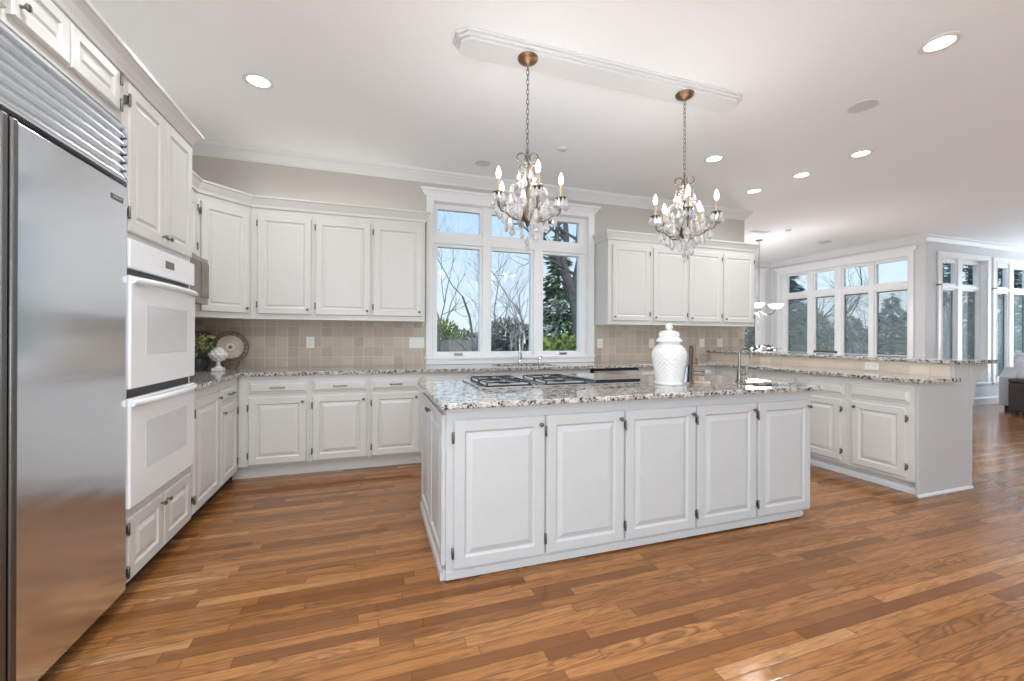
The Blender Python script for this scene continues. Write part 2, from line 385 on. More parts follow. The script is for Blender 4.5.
# ------------------------------------------------------------------ room shell
WX0, WY, WX1 = -1.70, 4.74, 5.18            # left wall, back wall, end of back wall
NX, NY0, NY1 = 9.30, 4.70, 7.72             # nook side wall and its near / far ends
RX, RY = 13.5, -4.2
TH = 0.16
struct('floor', MB().box(WX0 - 0.16, RX + 0.16, RY - 0.16, WY + 0.16, -0.12, 0).box(WX1 - 0.16, NX + 0.16, WY + 0.16, NY1 + 0.16, -0.12, 0), 'floor')
struct('ceiling', MB().box(WX0 - 0.16, RX + 0.16, RY - 0.16, WY + 0.16, CEIL, CEIL + 0.12).box(WX1 - 0.16, NX + 0.16, WY + 0.16, NY1 + 0.16, CEIL, CEIL + 0.12), 'ceiling')
def wall(name, a0, a1, c0, c1, holes, mapf, mat):
    A = [a0, a1] + [h for q in holes for h in q[:2]]; B = [0, CEIL] + [h for q in holes for h in q[2:]]
    sol = lambda a, b: not any(q[0] < a < q[1] and q[2] < b < q[3] for q in holes)
    return struct(name, MB().plate(A, B, sol, mapf, c0, c1), mat)
KW = (0.655, 2.60, 1.02, 2.77)               # kitchen window opening
wall('wall_back', WX0, WX1, WY, WY + TH, [KW], XZ, 'wall')
LW = (-3.4, -1.0, 0.35, 2.75)  # unseen window opening, added to light the room from the left
wall('wall_left', RY, WY + TH, WX0 - TH, WX0, [LW], YZ, 'wall')
wall('wall_nook_left', WY + TH, NY1, WX1 - TH, WX1, [], YZ, 'nookwall')
AW = (4.95, 7.46, 0.85, 2.76)                # nook side window opening (Y range)
wall('wall_nook_right', NY0, NY1, NX, NX + TH, [AW], YZ, 'nookwall')
BW = (7.55, 8.98, 0.55, 2.76)
wall('wall_nook_back', WX1 - TH, NX + TH, NY1, NY1 + TH, [BW], XZ, 'nookwall')
C1 = (9.74, 11.13, 0.42, 2.74); C2 = (11.44, 12.83, 0.42, 2.74)
wall('wall_great_room', NX + TH, RX, NY0, NY0 + TH, [C1, C2], XZ, 'nookwall')
RWIN = [(x - 1.2, x + 1.2, 0.35, 2.75) for x in (0.6,)]  # unseen rear opening, added for fill light
wall('wall_rear', WX0, RX, RY - TH, RY, RWIN, XZ, 'wall')
SWIN = [(y - 1.2, y + 1.2, 0.35, 2.75) for y in (3.15,)]  # unseen opening in the right wall, added to let fill in
wall('wall_right', RY, NY0 + TH, RX, RX + TH, SWIN, YZ, 'wall')

# crowns and baseboards
crown = [(0, CEIL - 0.125), (0.010, CEIL - 0.125), (0.012, CEIL - 0.110), (0.020, CEIL - 0.098), (0.034, CEIL - 0.080), (0.052, CEIL - 0.056), (0.060, CEIL - 0.050), (0.062, CEIL - 0.036), (0.074, CEIL - 0.030), (0.082, CEIL - 0.016), (0.084, CEIL), (0, CEIL)]
struct('trim_1', MB().sweep([(WX0, RY), (WX0, WY), (WX1, WY), (WX1, WY + TH)], crown), 'trim')
struct('trim_2', MB().sweep([(WX1, NY1), (NX, NY1), (NX, NY0), (RX, NY0)], crown), 'trim')
basep = [(0, 0), (0.018, 0), (0.018, 0.12), (0.010, 0.135), (0.010, 0.15), (0, 0.15)]
struct('baseboard_great_room', MB().sweep([(NX, NY0 + 0.6), (NX, NY0), (RX, NY0)], basep), 'trim')
struct('baseboard_nook', MB().sweep([(WX1, NY1), (NX, NY1), (NX, NY0 + 0.6)], basep), 'trim')
struct('baseboard_left', MB().sweep([(WX0, RY), (WX0, 0.3)], basep), 'trim')

# ------------------------------------------------------------------ windows (local: x along wall, y into the wall, inside face y = 0)
def window(name, loc, rz, x0, x1, z0, z1, cols, rows, casing=0.10, head=True, recess=0.035, screens=(), cas_top=0.10, sill=True, locks=(), apron=0.05):
    """frame fills the opening x0..x1, z0..z1; panes are cols x rows"""
    A = [x0, x1] + [v for q in cols for v in q]; B = [z0, z1] + [v for q in rows for v in q]
    sol = lambda a, b: not (any(q[0] < a < q[1] for q in cols) and any(q[0] < b < q[1] for q in rows))
    fr = obj(name, MB().plate(A, B, sol, XZ, recess + 0.015, recess + 0.085), 'sash', bevel=0.006)
    fr.location = loc; fr.rotation_euler = (0, 0, rz); fr['kind'] = 'structure'
    # raised bars between the units (mullions and transom)
    mb = MB()
    for a, b in zip(cols[:-1], cols[1:]):
        m = (a[1] + b[0]) / 2; w = max(0.022, (b[0] - a[1]) / 2 - 0.028); mb.box(m - w, m + w, recess - 0.012, recess + 0.02, z0, z1)
    for a, b in zip(rows[:-1], rows[1:]):
        m = (a[1] + b[0]) / 2; w = max(0.022, (b[0] - a[1]) / 2 - 0.035); mb.box(x0, x1, recess - 0.010, recess + 0.02, m - w, m + w)
    if mb.v: obj('mullion', mb, 'sash', fr, bevel=0.005)
    c = casing
    cm = MB().plate([x0 - c, x0, x1, x1 + c], [z0 - 0.03 if not sill else z0, z0, z1, z1 + cas_top], lambda a, b: not (x0 < a < x1 and z0 < b < z1), XZ, -0.022, 0)
    cm.plate([x0 - 0.012, x0, x1, x1 + 0.012], [z0, z1, z1 + 0.012], lambda a, b: not (x0 < a < x1 and b < z1), XZ, -0.030, -0.022)
    obj('casing', cm, 'sash', fr, bevel=0.003)
    # jamb returns inside the opening
    jm = MB().box(x0, x0 + 0.006, 0, recess + 0.015, z0, z1).box(x1 - 0.006, x1, 0, recess + 0.015, z0, z1).box(x0, x1, 0, recess + 0.015, z1 - 0.006, z1).box(x0, x1, 0, recess + 0.015, z0, z0 + 0.006)
    obj('jamb', jm, 'sash', fr)
    if head:
        zt = z1 + cas_top
        pr = [(0, zt), (0.028, zt), (0.032, zt + 0.015), (0.05, zt + 0.045), (0.065, zt + 0.052), (0.065, zt + 0.075), (0, zt + 0.075)]
        obj('head_moulding', MB().sweep([(x0 - c, 0), (x0 - c, -0.002), (x1 + c, -0.002), (x1 + c, 0)], pr), 'sash', fr)
    if sill:
        obj('sill', MB().box(x0 - c - 0.01, x1 + c + 0.01, -0.04, recess + 0.015, z0 - 0.028, z0).box(x0 - c, x1 + c, -0.024, 0, z0 - apron, z0 - 0.028), 'sash', fr, bevel=0.004)
    for q in cols:
        for r in rows:
            obj('pane', MB().box(q[0] - 0.004, q[1] + 0.004, recess + 0.045, recess + 0.051, r[0] - 0.004, r[1] + 0.004), 'glass', fr)
    for q in screens:
        x, X, z, Z = q
        sc = obj('insect_screen', MB().box(x - 0.004, X + 0.004, recess + 0.072, recess + 0.074, z - 0.004, Z + 0.004), 'screen', fr); sc['kind'] = 'stuff'
        sf = MB().plate([x - 0.004, x + 0.012, X - 0.012, X + 0.004], [z - 0.004, z + 0.012, Z - 0.022, Z + 0.004], lambda a, b: not (x + 0.012 < a < X - 0.012 and z + 0.012 < b < Z - 0.022), XZ, recess + 0.055, recess + 0.07)
        obj('screen_frame', sf, 'pewter', fr)
    for lx, lz in locks:
        obj('sash_lock', MB().box(lx - 0.05, lx + 0.05, recess - 0.004, recess + 0.016, lz - 0.012, lz + 0.012), 'nickel', fr, bevel=0.004)
    return fr
kcols = [(0.705, 1.200), (1.345, 1.845), (2.010, 2.505)]
krows = [(1.075, 2.275), (2.450, 2.705)]
window('window_1', (0, WY, 0), 0, *KW[:2], KW[2], KW[3], kcols, krows, casing=0.085, cas_top=0.06, locks=[(0.95, 1.045), (2.28, 1.045)], apron=0.0865)
# nook side window: local x = -Y (faces -X), rotate -90
acols_Y = [(4.985, 5.50), (5.64, 6.10), (6.28, 6.69), (6.87, 7.35)]
acols = sorted([(-b, -a) for a, b in acols_Y]); arows = [(0.93, 2.16), (2.315, 2.705)]
window('window_2', (NX, 0, 0), -pi / 2, -AW[1], -AW[0], AW[2], AW[3], acols, arows, casing=0.09, recess=0.05, cas_top=0.09,
       screens=[(q[0], q[1], *arows[0]) for q in acols])
for k, (q, nm) in enumerate(((C1, 'window_3'), (C2, 'window_4'))):
    dx = q[0] - C1[0]
    cc = [(9.82 + dx, 10.35 + dx), (10.54 + dx, 11.05 + dx)]; rr = [(0.50, 2.15), (2.275, 2.66)]
    window(nm, (0, NY0, 0), 0, q[0], q[1], q[2], q[3], cc, rr, casing=0.11, recess=0.07, cas_top=0.085, head=False,
           screens=[(c_[0], c_[1], *rr[0]) for c_ in cc])
bc = [(7.62, 8.16), (8.34, 8.90)]; br_ = [(0.63, 2.13), (2.28, 2.70)]
window('window_5', (0, NY1, 0), 0, BW[0], BW[1], BW[2], BW[3], bc, br_, casing=0.10, recess=0.05, screens=[(c_[0], c_[1], *br_[0]) for c_ in bc])
for k, q in enumerate(RWIN):  # window for the added rear opening
    m = (q[0] + q[1]) / 2
    window('window_%d' % (6 + k), (0, RY, 0), pi, -q[1], -q[0], q[2], q[3], [(-q[1] + 0.06, -m - 0.05), (-m + 0.05, -q[0] - 0.06)], [(q[2] + 0.06, 2.15), (2.25, q[3] - 0.06)], recess=0.03)
for k, q in enumerate(SWIN):  # window for the added right opening
    m = (q[0] + q[1]) / 2
    window('window_%d' % (10 + k), (RX, 0, 0), -pi / 2, -q[1], -q[0], q[2], q[3], [(-q[1] + 0.06, -m - 0.05), (-m + 0.05, -q[0] - 0.06)], [(q[2] + 0.06, 2.15), (2.25, q[3] - 0.06)], recess=0.03)

window('window_12', (WX0, 0, 0), pi / 2, LW[0], LW[1], LW[2], LW[3], [(-3.34, -2.25), (-2.15, -1.06)], [(0.41, 2.15), (2.25, 2.69)], recess=0.03)  # added unseen window around the left fill

# ------------------------------------------------------------------ cabinet fronts
def nested(x0, x1, z0, z1, levels):
    mb = MB(); n = len(levels)
    for ins, y in levels: mb.v += [(x0 + ins, y, z0 + ins), (x1 - ins, y, z0 + ins), (x1 - ins, y, z1 - ins), (x0 + ins, y, z1 - ins)]
    for i in range(n - 1):
        for k in range(4): mb.f.append((i * 4 + k, i * 4 + (k + 1) % 4, (i + 1) * 4 + (k + 1) % 4, (i + 1) * 4 + k))
    mb.f += [(3, 2, 1, 0), tuple(range((n - 1) * 4, n * 4))]
    return mb
T = 0.02
def door_mesh(x0, x1, z0, z1, style='raised'):
    w = min(x1 - x0, z1 - z0); st = 0.055 if w > 0.25 else 0.042
    if style == 'raised':
        lv = [(0, 0), (0, -T + 0.005), (0.005, -T), (st, -T), (st + 0.004, -T + 0.005), (st + 0.010, -T + 0.011), (st + 0.014, -T + 0.011), (st + 0.040, -T + 0.001), (st + 0.043, -T)]
    elif style == 'flat':   # recessed field with an ogee border
        lv = [(0, 0), (0, -T + 0.005), (0.005, -T), (st, -T), (st + 0.006, -T + 0.006), (st + 0.012, -T + 0.009), (st + 0.020, -T + 0.009), (st + 0.030, -T + 0.004), (st + 0.032, -T + 0.004)]
    else:                   # drawer front
        lv = [(0, 0), (0, -T + 0.012), (0.004, -T + 0.009), (0.014, -T + 0.008), (0.028, -T), (0.030, -T)]
    return nested(x0, x1, z0, z1, lv)
KNOB = [(0.006, 0), (0.0045, 0.007), (0.0052, 0.012), (0.0115, 0.0165), (0.0128, 0.0205), (0.0105, 0.025), (0.005, 0.027), (0.0005, 0.0275)]
def add_knob(p, x, z, mat='pewter'):
    return obj('knob', MB().lathe(KNOB, 14, (x, -T, z), 'Y'), mat, p, smooth=True)
def add_hinge(p, x, z, mat='pewter'):
    mb = MB().tube([(x, -T - 0.002, z - 0.030), (x, -T - 0.002, z - 0.026), (x, -T - 0.002, z + 0.026), (x, -T - 0.002, z + 0.030)], [0.003, 0.0062, 0.0062, 0.003], 8)
    mb.box(x - 0.005, x + 0.005, -T + 0.004, 0, z - 0.018, z + 0.018)
    return obj('hinge', mb, mat, p, smooth=True)
def add_pull(p, x, z, w=0.11, mat='pewter'):
    mb = MB().tube([(x - w / 2, -T, z), (x - w / 2, -T - 0.022, z), (x - w / 2 + 0.008, -T - 0.028, z), (x + w / 2 - 0.008, -T - 0.028, z), (x + w / 2, -T - 0.022, z), (x + w / 2, -T, z)], 0.0052, 8)
    return obj('pull', mb, mat, p, smooth=True)
def front(root, kind, x0, x1, z0, z1, mat, knob=None, hinge=None, pull=False, style=None, hm='pewter'):
    if kind == 'door':
        d = obj('door', door_mesh(x0, x1, z0, z1, style or 'raised'), mat, root)
        if knob:
            kx = x0 + 0.028 if 'l' in knob else x1 - 0.028; kz = z1 - 0.045 if 't' in knob else z0 + 0.045
            add_knob(d, kx, kz, hm)
        if hinge:
            hx = x0 - 0.004 if hinge == 'l' else x1 + 0.004; m = min(0.085, (z1 - z0) * 0.16)
            add_hinge(d, hx, z0 + m, hm); add_hinge(d, hx, z1 - m, hm)
    else:
        d = obj('drawer', door_mesh(x0, x1, z0, z1, 'drawer'), mat, root)
        if pull: add_pull(d, (x0 + x1) / 2, (z0 + z1) / 2)
        if knob: add_knob(d, (x0 + x1) / 2, (z0 + z1) / 2)
    return d
def cabinet(name, label, loc, rz, w, d, z0, z1, fronts, mat='cabinet', toe=False, cat='cabinet', group=None, body=None, toemat='cabinet', toex=0.0005):
    r = thing(name, label, cat, loc, rz, group)
    obj('body', body or MB().box(0.0005, w - 0.0005, 0, d, z0, z1), mat, r, bevel=0.0015)
    if toe: obj('toe_kick', MB().box(toex, w - 0.0005, 0.062, d, 0, z0), toemat, r)
    for f in fronts: front(r, *f[:5], mat, **(f[5] if len(f) > 5 else {}))
    return r

E90 = pi / 2
FX, LF = -1.09, 3.145                         # left run: body face x, and where tall units end
# ---- upper cabinets, back wall left of the window
UB = 4.42; UZ0, UZ1 = 1.405, 2.45
def upper(name, label, x0, x1, doors, group):
    return cabinet(name, label, (x0, UB, 0), 0, x1 - x0, WY - UB, UZ0, UZ1, [('door', a - x0, b - x0, 1.455, 2.375, dict(knob=k, hinge=h, style='flat')) for a, b, k, h in doors], group=group)
G1 = 'wall cabinets left of the kitchen window'
upper('wall_cabinet', 'white wall cabinet over the counter, next right of the diagonal corner cabinet', -1.06, -0.535, [(-1.005, -0.555, 'br', 'l')], G1)
upper('wall_cabinet', 'white wall cabinet between two others, middle one of three left of the window', -0.535, -0.003, [(-0.515, -0.02, 'br', 'l')], G1)
upper('wall_cabinet', 'white wall cabinet touching the left side of the kitchen window casing', -0.003, 0.52, [(0.012, 0.49, 'br', 'l')], G1)
# diagonal corner unit
dr = thing('corner_wall_cabinet', 'white diagonal wall cabinet in the corner above the plates', 'cabinet', (-1.38, 4.10, 0), R(45))
inv = lambda x, y: ((x + 1.38) * cos(R(45)) + (y - 4.10) * sin(R(45)), -(x + 1.38) * sin(R(45)) + (y - 4.10) * cos(R(45)))
obj('body', MB().prism([inv(*p) for p in ((-1.38, 4.10), (-1.0605, 4.4195), (-1.0605, 4.74), (-1.70, 4.74), (-1.70, 4.10))], UZ0, UZ1), 'cabinet', dr, bevel=0.0015)
front(dr, 'door', 0.03, 0.425, 1.455, 2.375, 'cabinet', knob='br', hinge='l', style='flat')
# left unit with microwave niche
lw = thing('microwave_cabinet', 'white wall cabinet holding the microwave, beside the wall ovens', 'cabinet', (-1.38, LF + 0.001, 0), E90)
obj('body', MB().box(0, 0.953, 0, 0.315, 1.875, UZ1).box(0, 0.953, 0, 0.315, UZ0, 1.50).box(0, 0.02, 0, 0.32, 1.5, 1.875).box(0.93, 0.953, 0, 0.32, 1.5, 1.875), 'cabinet', lw, bevel=0.0015)
front(lw, 'door', 0.03, 0.47, 1.91, 2.375, 'cabinet', knob='br', hinge='l', style='flat')
front(lw, 'door', 0.48, 0.92, 1.91, 2.375, 'cabinet', knob='bl', hinge='r', style='flat')
g = NG('microwave_glass'); n = g.noise(g.coord(), 5, 2)
g.principled(Base_Color=g.ramp(n, [(0.3, (0.13, 0.105, 0.085)), (0.7, (0.19, 0.155, 0.125))]), Roughness=0.12); M['mwglass'] = g.m
M['mwbody'] = metal('taupe_steel', (0.42, 0.38, 0.34), 0.35)
mw = thing('microwave', 'built-in microwave with brown glass door, tucked behind the wall ovens', 'microwave', (-1.275, 3.30, 1.50), E90)
obj('body', MB().box(0, 0.74, 0, 0.40, 0.002, 0.365), 'mwbody', mw, bevel=0.004)
obj('door', MB().box(0.01, 0.55, -0.012, 0, 0.05, 0.33), 'mwglass', mw, bevel=0.003)
obj('control_panel', MB().box(0.565, 0.725, -0.012, 0, 0.05, 0.33), 'mwglass', mw, bevel=0.003)
# ---- upper cabinets right of the window
G2 = 'wall cabinets right of the kitchen window'
upper('wall_cabinet', 'white wall cabinet just right of the kitchen window, its bright side panel showing', 2.70, 3.318, [(2.755, 3.285, 'bl', 'r')], G2)
upper('wall_cabinet', 'white wall cabinet partly behind the hanging crystals of the right chandelier', 3.318, 3.885, [(3.345, 3.86, 'bl', 'r')], G2)
upper('wall_cabinet', 'white wall cabinet, next to last before the open end of the back wall', 3.885, 4.445, [(3.90, 4.425, 'bl', 'r')], G2)
upper('wall_cabinet', 'white wall cabinet at the end of the back wall beside the nook', 4.445, 5.02, [(4.465, 4.985, 'bl', 'r')], G2)
# cabinet crowns
def ccrown(z): return [(0, z - 0.015), (0.012, z - 0.015), (0.016, z + 0.01), (0.03, z + 0.04), (0.042, z + 0.066), (0.05, z + 0.072), (0.05, z + 0.088), (0, z + 0.088)]
struct('trim_3', MB().sweep([(-1.38, LF + 0.002), (-1.38, 4.10), (-1.06, 4.42), (0.52, 4.42), (0.52, 4.738)], ccrown(2.45)), 'cabinet')
struct('trim_4', MB().sweep([(2.70, 4.738), (2.70, 4.42), (5.02, 4.42), (5.02, 4.738)], ccrown(2.45)), 'cabinet')
tallc = [(0, 2.445), (0.010, 2.445), (0.015, 2.462), (0.030, 2.490), (0.047, 2.512), (0.056, 2.516), (0.056, 2.534), (0, 2.534)]
struct('trim_5', MB().sweep([(FX, 0.20), (FX, LF), (-1.378, LF)], tallc), 'cabinet')

# ---- tall oven cabinet
OV0 = 2.385
oc = thing('oven_cabinet', 'tall white cabinet around the double wall oven', 'cabinet', (FX, OV0, 0), E90)
ow = LF - OV0
obj('body', MB().box(0, ow, 0, 0.60, 1.705, 2.455).box(0, ow, 0, 0.60, 0.085, 0.425).box(0, 0.018, 0, 0.60, 0.425, 1.705).box(ow - 0.018, ow, 0, 0.60, 0.425, 1.705), 'cabinet', oc, bevel=0.0015)
obj('toe_kick', MB().box(0, ow, 0.06, 0.60, 0, 0.085), 'shadowgap', oc)  # recess shade painted as a dark kick
front(oc, 'door', 0.02, 0.372, 1.735, 2.425, 'cabinet', knob='br', hinge='l', style='flat')
front(oc, 'door', 0.378, 0.735, 1.735, 2.425, 'cabinet', knob='bl', hinge=None, style='flat')
front(oc, 'door', 0.025, 0.370, 0.100, 0.395, 'cabinet', knob='tr', hinge='l')
front(oc, 'door', 0.380, 0.735, 0.100, 0.395, 'cabinet', knob='tl', hinge=None)
ov = thing('double_wall_oven', 'white double wall oven with two windowed doors and a control panel', 'oven', (FX, OV0 + 0.02, 0), E90)
w_ = ow - 0.04
obj('housing', MB().box(0, w_, 0.0, 0.55, 0.43, 1.70), 'black', ov)
cp = obj('control_panel', MB().box(-0.012, w_ + 0.012, -0.028, 0, 1.562, 1.700), 'appliance', ov, bevel=0.006)
obj('display', MB().box(0.34, 0.44, -0.030, -0.027, 1.615, 1.655), 'display', cp)
for a in (0.06, 0.10, 0.14, 0.20, 0.24, 0.50, 0.54, 0.58, 0.62): obj('button', MB().box(a, a + 0.022, -0.0295, -0.0275, 1.622, 1.634), 'plate', cp)
def oven_door(z0, z1):
    A = [-0.012, 0.13, w_ - 0.10, w_ + 0.012]
    d = obj('door', MB().box(-0.012, w_ + 0.012, -0.032, 0, z0, z1), 'appliance', ov, bevel=0.008)
    h = z1 - z0
    obj('window', MB().box(0.125, w_ - 0.115, -0.0335, -0.03, z0 + h * 0.30, z0 + h * 0.755), 'ovenglass', d, bevel=0.0015)
    pts = []
    for i in range(13):
        t = i / 12.0; pts.append((0.0 + t * w_, -0.034 - 0.034 * math.sin(pi * t) ** 0.6, z1 - 0.022))
    obj('handle', MB().tube(pts, 0.017, 10), 'appliance', d, smooth=True)
oven_door(0.998, 1.530); oven_door(0.440, 0.955)

# ---- refrigerator and the cabinet above it
FR0 = 1.165; fw = OV0 - FR0 - 0.004
fr = thing('refrigerator', 'large built-in stainless steel refrigerator with louvred top grille', 'refrigerator', (FX, FR0, 0), E90)
obj('body', MB().box(0, fw, 0.006, 0.60, 0.08, 2.219), 'black', fr)
obj('toe_grille', MB().box(0, fw, 0.055, 0.60, 0, 0.08), 'shadowgap', fr)
sp = 0.515
dd = obj('door', MB().box(sp + 0.006, fw - 0.004, -0.022, 0.004, 0.08, 1.925), 'steel', fr, bevel=0.0015)
obj('badge', MB().box(fw - 0.125, fw - 0.035, -0.0245, -0.0215, 1.842, 1.866), 'badge', dd, bevel=0.002)
lt = MB()
for i, hh in enumerate((0.011, 0.008, 0.011, 0.008, 0.011, 0.008, 0.010)):
    x = fw - 0.113 + i * 0.0095; lt.box(x, x + 0.005, -0.0252, -0.0244, 1.850, 1.850 + hh)
obj('badge_lettering', lt, 'chrome', dd)
obj('handle', MB().box(sp + 0.006, sp + 0.034, -0.052, -0.022, 0.09, 1.915), 'pewter', dd, bevel=0.006)
d2 = obj('door', MB().box(0.004, sp - 0.004, -0.022, 0.004, 0.08, 1.925), 'steel', fr, bevel=0.004)
obj('handle', MB().box(sp - 0.034, sp - 0.006, -0.052, -0.022, 0.09, 1.915), 'pewter', d2, bevel=0.006)
gp = MB(); n = 6; gz0, gz1 = 1.952, 2.192
for i in range(n):
    za = gz0 + 0.008 + (gz1 - gz0 - 0.016) * i / n; zb = gz0 + 0.008 + (gz1 - gz0 - 0.016) * (i + 1) / n
    gp.extrude([(0.006, 0.002, za - 0.002), (0.006, -0.020, za + 0.003), (0.006, -0.021, za + 0.007), (0.006, 0.0, zb)], (fw - 0.020, 0, 0))
gp.box(0.004, fw - 0.002, -0.021, 0.004, gz0 - 0.002, gz0 + 0.008).box(0.004, fw - 0.002, -0.021, 0.004, gz1 - 0.008, gz1 + 0.004)
obj('grille', gp, 'grillesteel', fr)
obj('grille_frame', MB().box(fw - 0.004, fw, -0.022, 0.004, 0.08, 2.20), 'steel', fr)
fc = thing('cabinet_over_refrigerator', 'white cabinet with two small doors above the steel refrigerator', 'cabinet', (FX, FR0, 0), E90)
obj('body', MB().box(0, fw + 0.002, 0, 0.60, 2.222, 2.455), 'cabinet', fc, bevel=0.0015)
front(fc, 'door', 0.02, 0.285, 2.255, 2.425, 'cabinet', knob='br', hinge='l', style='flat')
front(fc, 'door', 0.30, 0.555, 2.255, 2.425, 'cabinet', knob='br', hinge='l', style='flat')
front(fc, 'door', 0.575, 0.838, 2.255, 2.425, 'cabinet', knob='bl', style='flat')
front(fc, 'door', 0.848, 1.165, 2.255, 2.425, 'cabinet', hinge='r', style='flat')
gc = thing('pantry_cabinet', 'tall white cabinet panel just left of the refrigerator', 'cabinet', (FX, 0.22, 0), E90)
obj('body', MB().box(0, 0.94, 0, 0.60, 0.0, 2.455), 'cabinet', gc, bevel=0.0015)
front(gc, 'door', 0.03, 0.46, 0.12, 2.42, 'cabinet', knob='br', hinge='l'); front(gc, 'door', 0.475, 0.905, 0.12, 2.42, 'cabinet', knob='bl', hinge='r')

# ---- base cabinets
SINK = (1.28, 1.98, 4.27, 4.63)
BB = 4.15; BZ = 0.105; CT0, CT1 = 0.898, 0.932
def base_left(label, y0, y1, fronts):
    return cabinet('base_cabinet', label, (FX, y0, 0), E90, y1 - y0, 0.60, BZ - 0.01, CT0, fronts, toe=True, group='base cabinets under the corner counter', toemat='shadowgap')  # shade under the doors put into the dark kick colour
base_left('white base cabinet with one full-height door, next to the wall ovens', LF + 0.002, 3.652, [('door', 0.025, 0.490, 0.115, 0.835, dict(knob='tr', hinge='l'))])
base_left('white base cabinet with drawer and door, in the counter corner past the ovens', 3.652, 4.149,
          [('drawer', 0.03, 0.41, 0.735, 0.845, dict(pull=True)), ('door', 0.03, 0.41, 0.115, 0.705, dict(knob='tl', hinge='r'))])
def base_back(label, x0, x1, fronts, name='base_cabinet', body=None):
    return cabinet(name, label, (x0, BB, 0), 0, x1 - x0, WY - BB - 0.001, BZ + 0.01, CT0, [(f[0], f[1] - x0, f[2] - x0, *f[3:]) for f in fronts], toe=True, group='base cabinets along the back wall', toex=-0.058 if x0 < -1 else 0.0005, body=body)
def dd_(a, b): return [('drawer', a, b, 0.742, 0.852, dict(pull=True)), ('door', a + 0.004, b - 0.004, 0.13, 0.712, dict(knob='tr', hinge='l'))]
base_back('white base cabinet with drawer, leftmost of the back counter, under the first outlet', -1.0895, -0.53, dd_(-1.012, -0.552))
base_back('white base cabinet with drawer, second from the corner along the back counter', -0.53, -0.02, dd_(-0.508, -0.04))
base_back('white base cabinet with drawer, beside the island end under the double switch', -0.02, 0.47, dd_(-0.003, 0.440))
base_back('white sink base cabinet under the window behind the island', 0.47, 2.315, [('drawer', 0.50, 0.93, 0.742, 0.852, dict(pull=True)), ('drawer', 1.0, 1.93, 0.742, 0.852), ('door', 0.505, 0.93, 0.13, 0.712, dict(knob='tr', hinge='l')), ('door', 1.0, 1.46, 0.13, 0.712, dict(knob='tr', hinge='l')), ('door', 1.47, 1.93, 0.13, 0.712, dict(knob='tl', hinge='r'))], 'sink_cabinet',
          MB().plate([0.0005, SINK[0] - 0.486, SINK[1] - 0.454, 1.8445], [0, SINK[2] - 0.016 - BB, SINK[3] + 0.016 - BB, WY - BB - 0.001], lambda a, b: not (SINK[0] - 0.486 < a < SINK[1] - 0.454 and SINK[2] - 0.016 - BB < b < SINK[3] + 0.016 - BB), XY, BZ + 0.01, CT0))
dw = thing('dishwasher', 'dishwasher with black control strip under the back counter, behind the island', 'dishwasher', (2.325, BB, 0))
obj('body', MB().box(0, 0.61, 0.002, 0.58, 0.10, 0.890), 'shadowgap', dw)
obj('door', MB().box(0.004, 0.606, -0.022, 0, 0.11, 0.800), 'steelflat', dw, bevel=0.004)
obj('control_panel', MB().box(0.004, 0.606, -0.026, 0, 0.868, 0.890).box(0.004, 0.022, -0.026, 0, 0.825, 0.868), 'black', dw, bevel=0.002)
obj('handle_recess', MB().box(0.03, 0.606, -0.016, 0, 0.802, 0.868), 'steelflat', dw)
obj('toe_kick', MB().box(0, 0.61, 0.06, 0.5, 0, 0.10), 'black', dw)
base_back('white base cabinet right of the dishwasher along the back counter', 2.945, 3.52, dd_(2.965, 3.50))
base_back('white corner base cabinet where the back counter meets the peninsula', 3.52, 4.0795, dd_(3.545, 4.0))
# peninsula cabinets (face -X); local x runs toward the camera
PXF = 4.08
def pen(label, yfar, ynear, doors):
    fs = []
    for a, b in doors:
        fs += [('drawer', yfar - b, yfar - a, 0.728, 0.842, dict()), ('door', yfar - b + 0.02, yfar - a - 0.025, 0.135, 0.690, dict(knob='tl', hinge='r'))]
    return cabinet('peninsula_cabinet', label, (PXF, yfar, 0), -E90, yfar - ynear, 0.44, BZ, CT0, fs, toe=True, group='peninsula cabinets')
pen('white peninsula cabinet with a blank drawer front, at the open end panel', 2.625, 2.122, [(2.152, 2.595)])
pen('white peninsula cabinet second from the open end, half hidden by the island', 3.115, 2.625, [(2.645, 3.09)])
pen('white peninsula cabinet third from the open end, mostly behind the island', 3.605, 3.115, [(3.135, 3.58)])
pen('white peninsula cabinet farthest from the open end, by the back counter corner', 4.1495, 3.605, [(3.63, 4.06)])
struct('trim_6', MB().sweep([(PXF + 0.06, 4.0), (PXF + 0.06, 2.12)], [(0, 0), (0.018, 0), (0.018, 0.03), (0.010, 0.045), (0, 0.05)]), 'trim')
# end panel and knee wall of the peninsula
KX0, KX1 = 4.53, 4.775
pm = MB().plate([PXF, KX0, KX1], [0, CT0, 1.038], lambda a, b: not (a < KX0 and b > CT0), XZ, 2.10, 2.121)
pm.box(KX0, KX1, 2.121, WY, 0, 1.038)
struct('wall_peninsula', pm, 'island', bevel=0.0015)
struct('trim_7', MB().sweep([(PXF - 0.012, 2.10), (KX1, 2.10)], [(0, 0), (0.014, 0), (0.014, 0.012), (0.006, 0.02), (0, 0.02)]), 'trim')
struct('trim_8', MB().box(KX1 - 0.035, KX1 - 0.005, 2.093, 2.10, 0.02, 1.03), 'island', bevel=0.002)
struct('bar_backsplash', MB().box(KX0 - 0.010, KX0, 2.122, WY - 0.011, CT1 - 0.004, 1.038), 'tilebar')
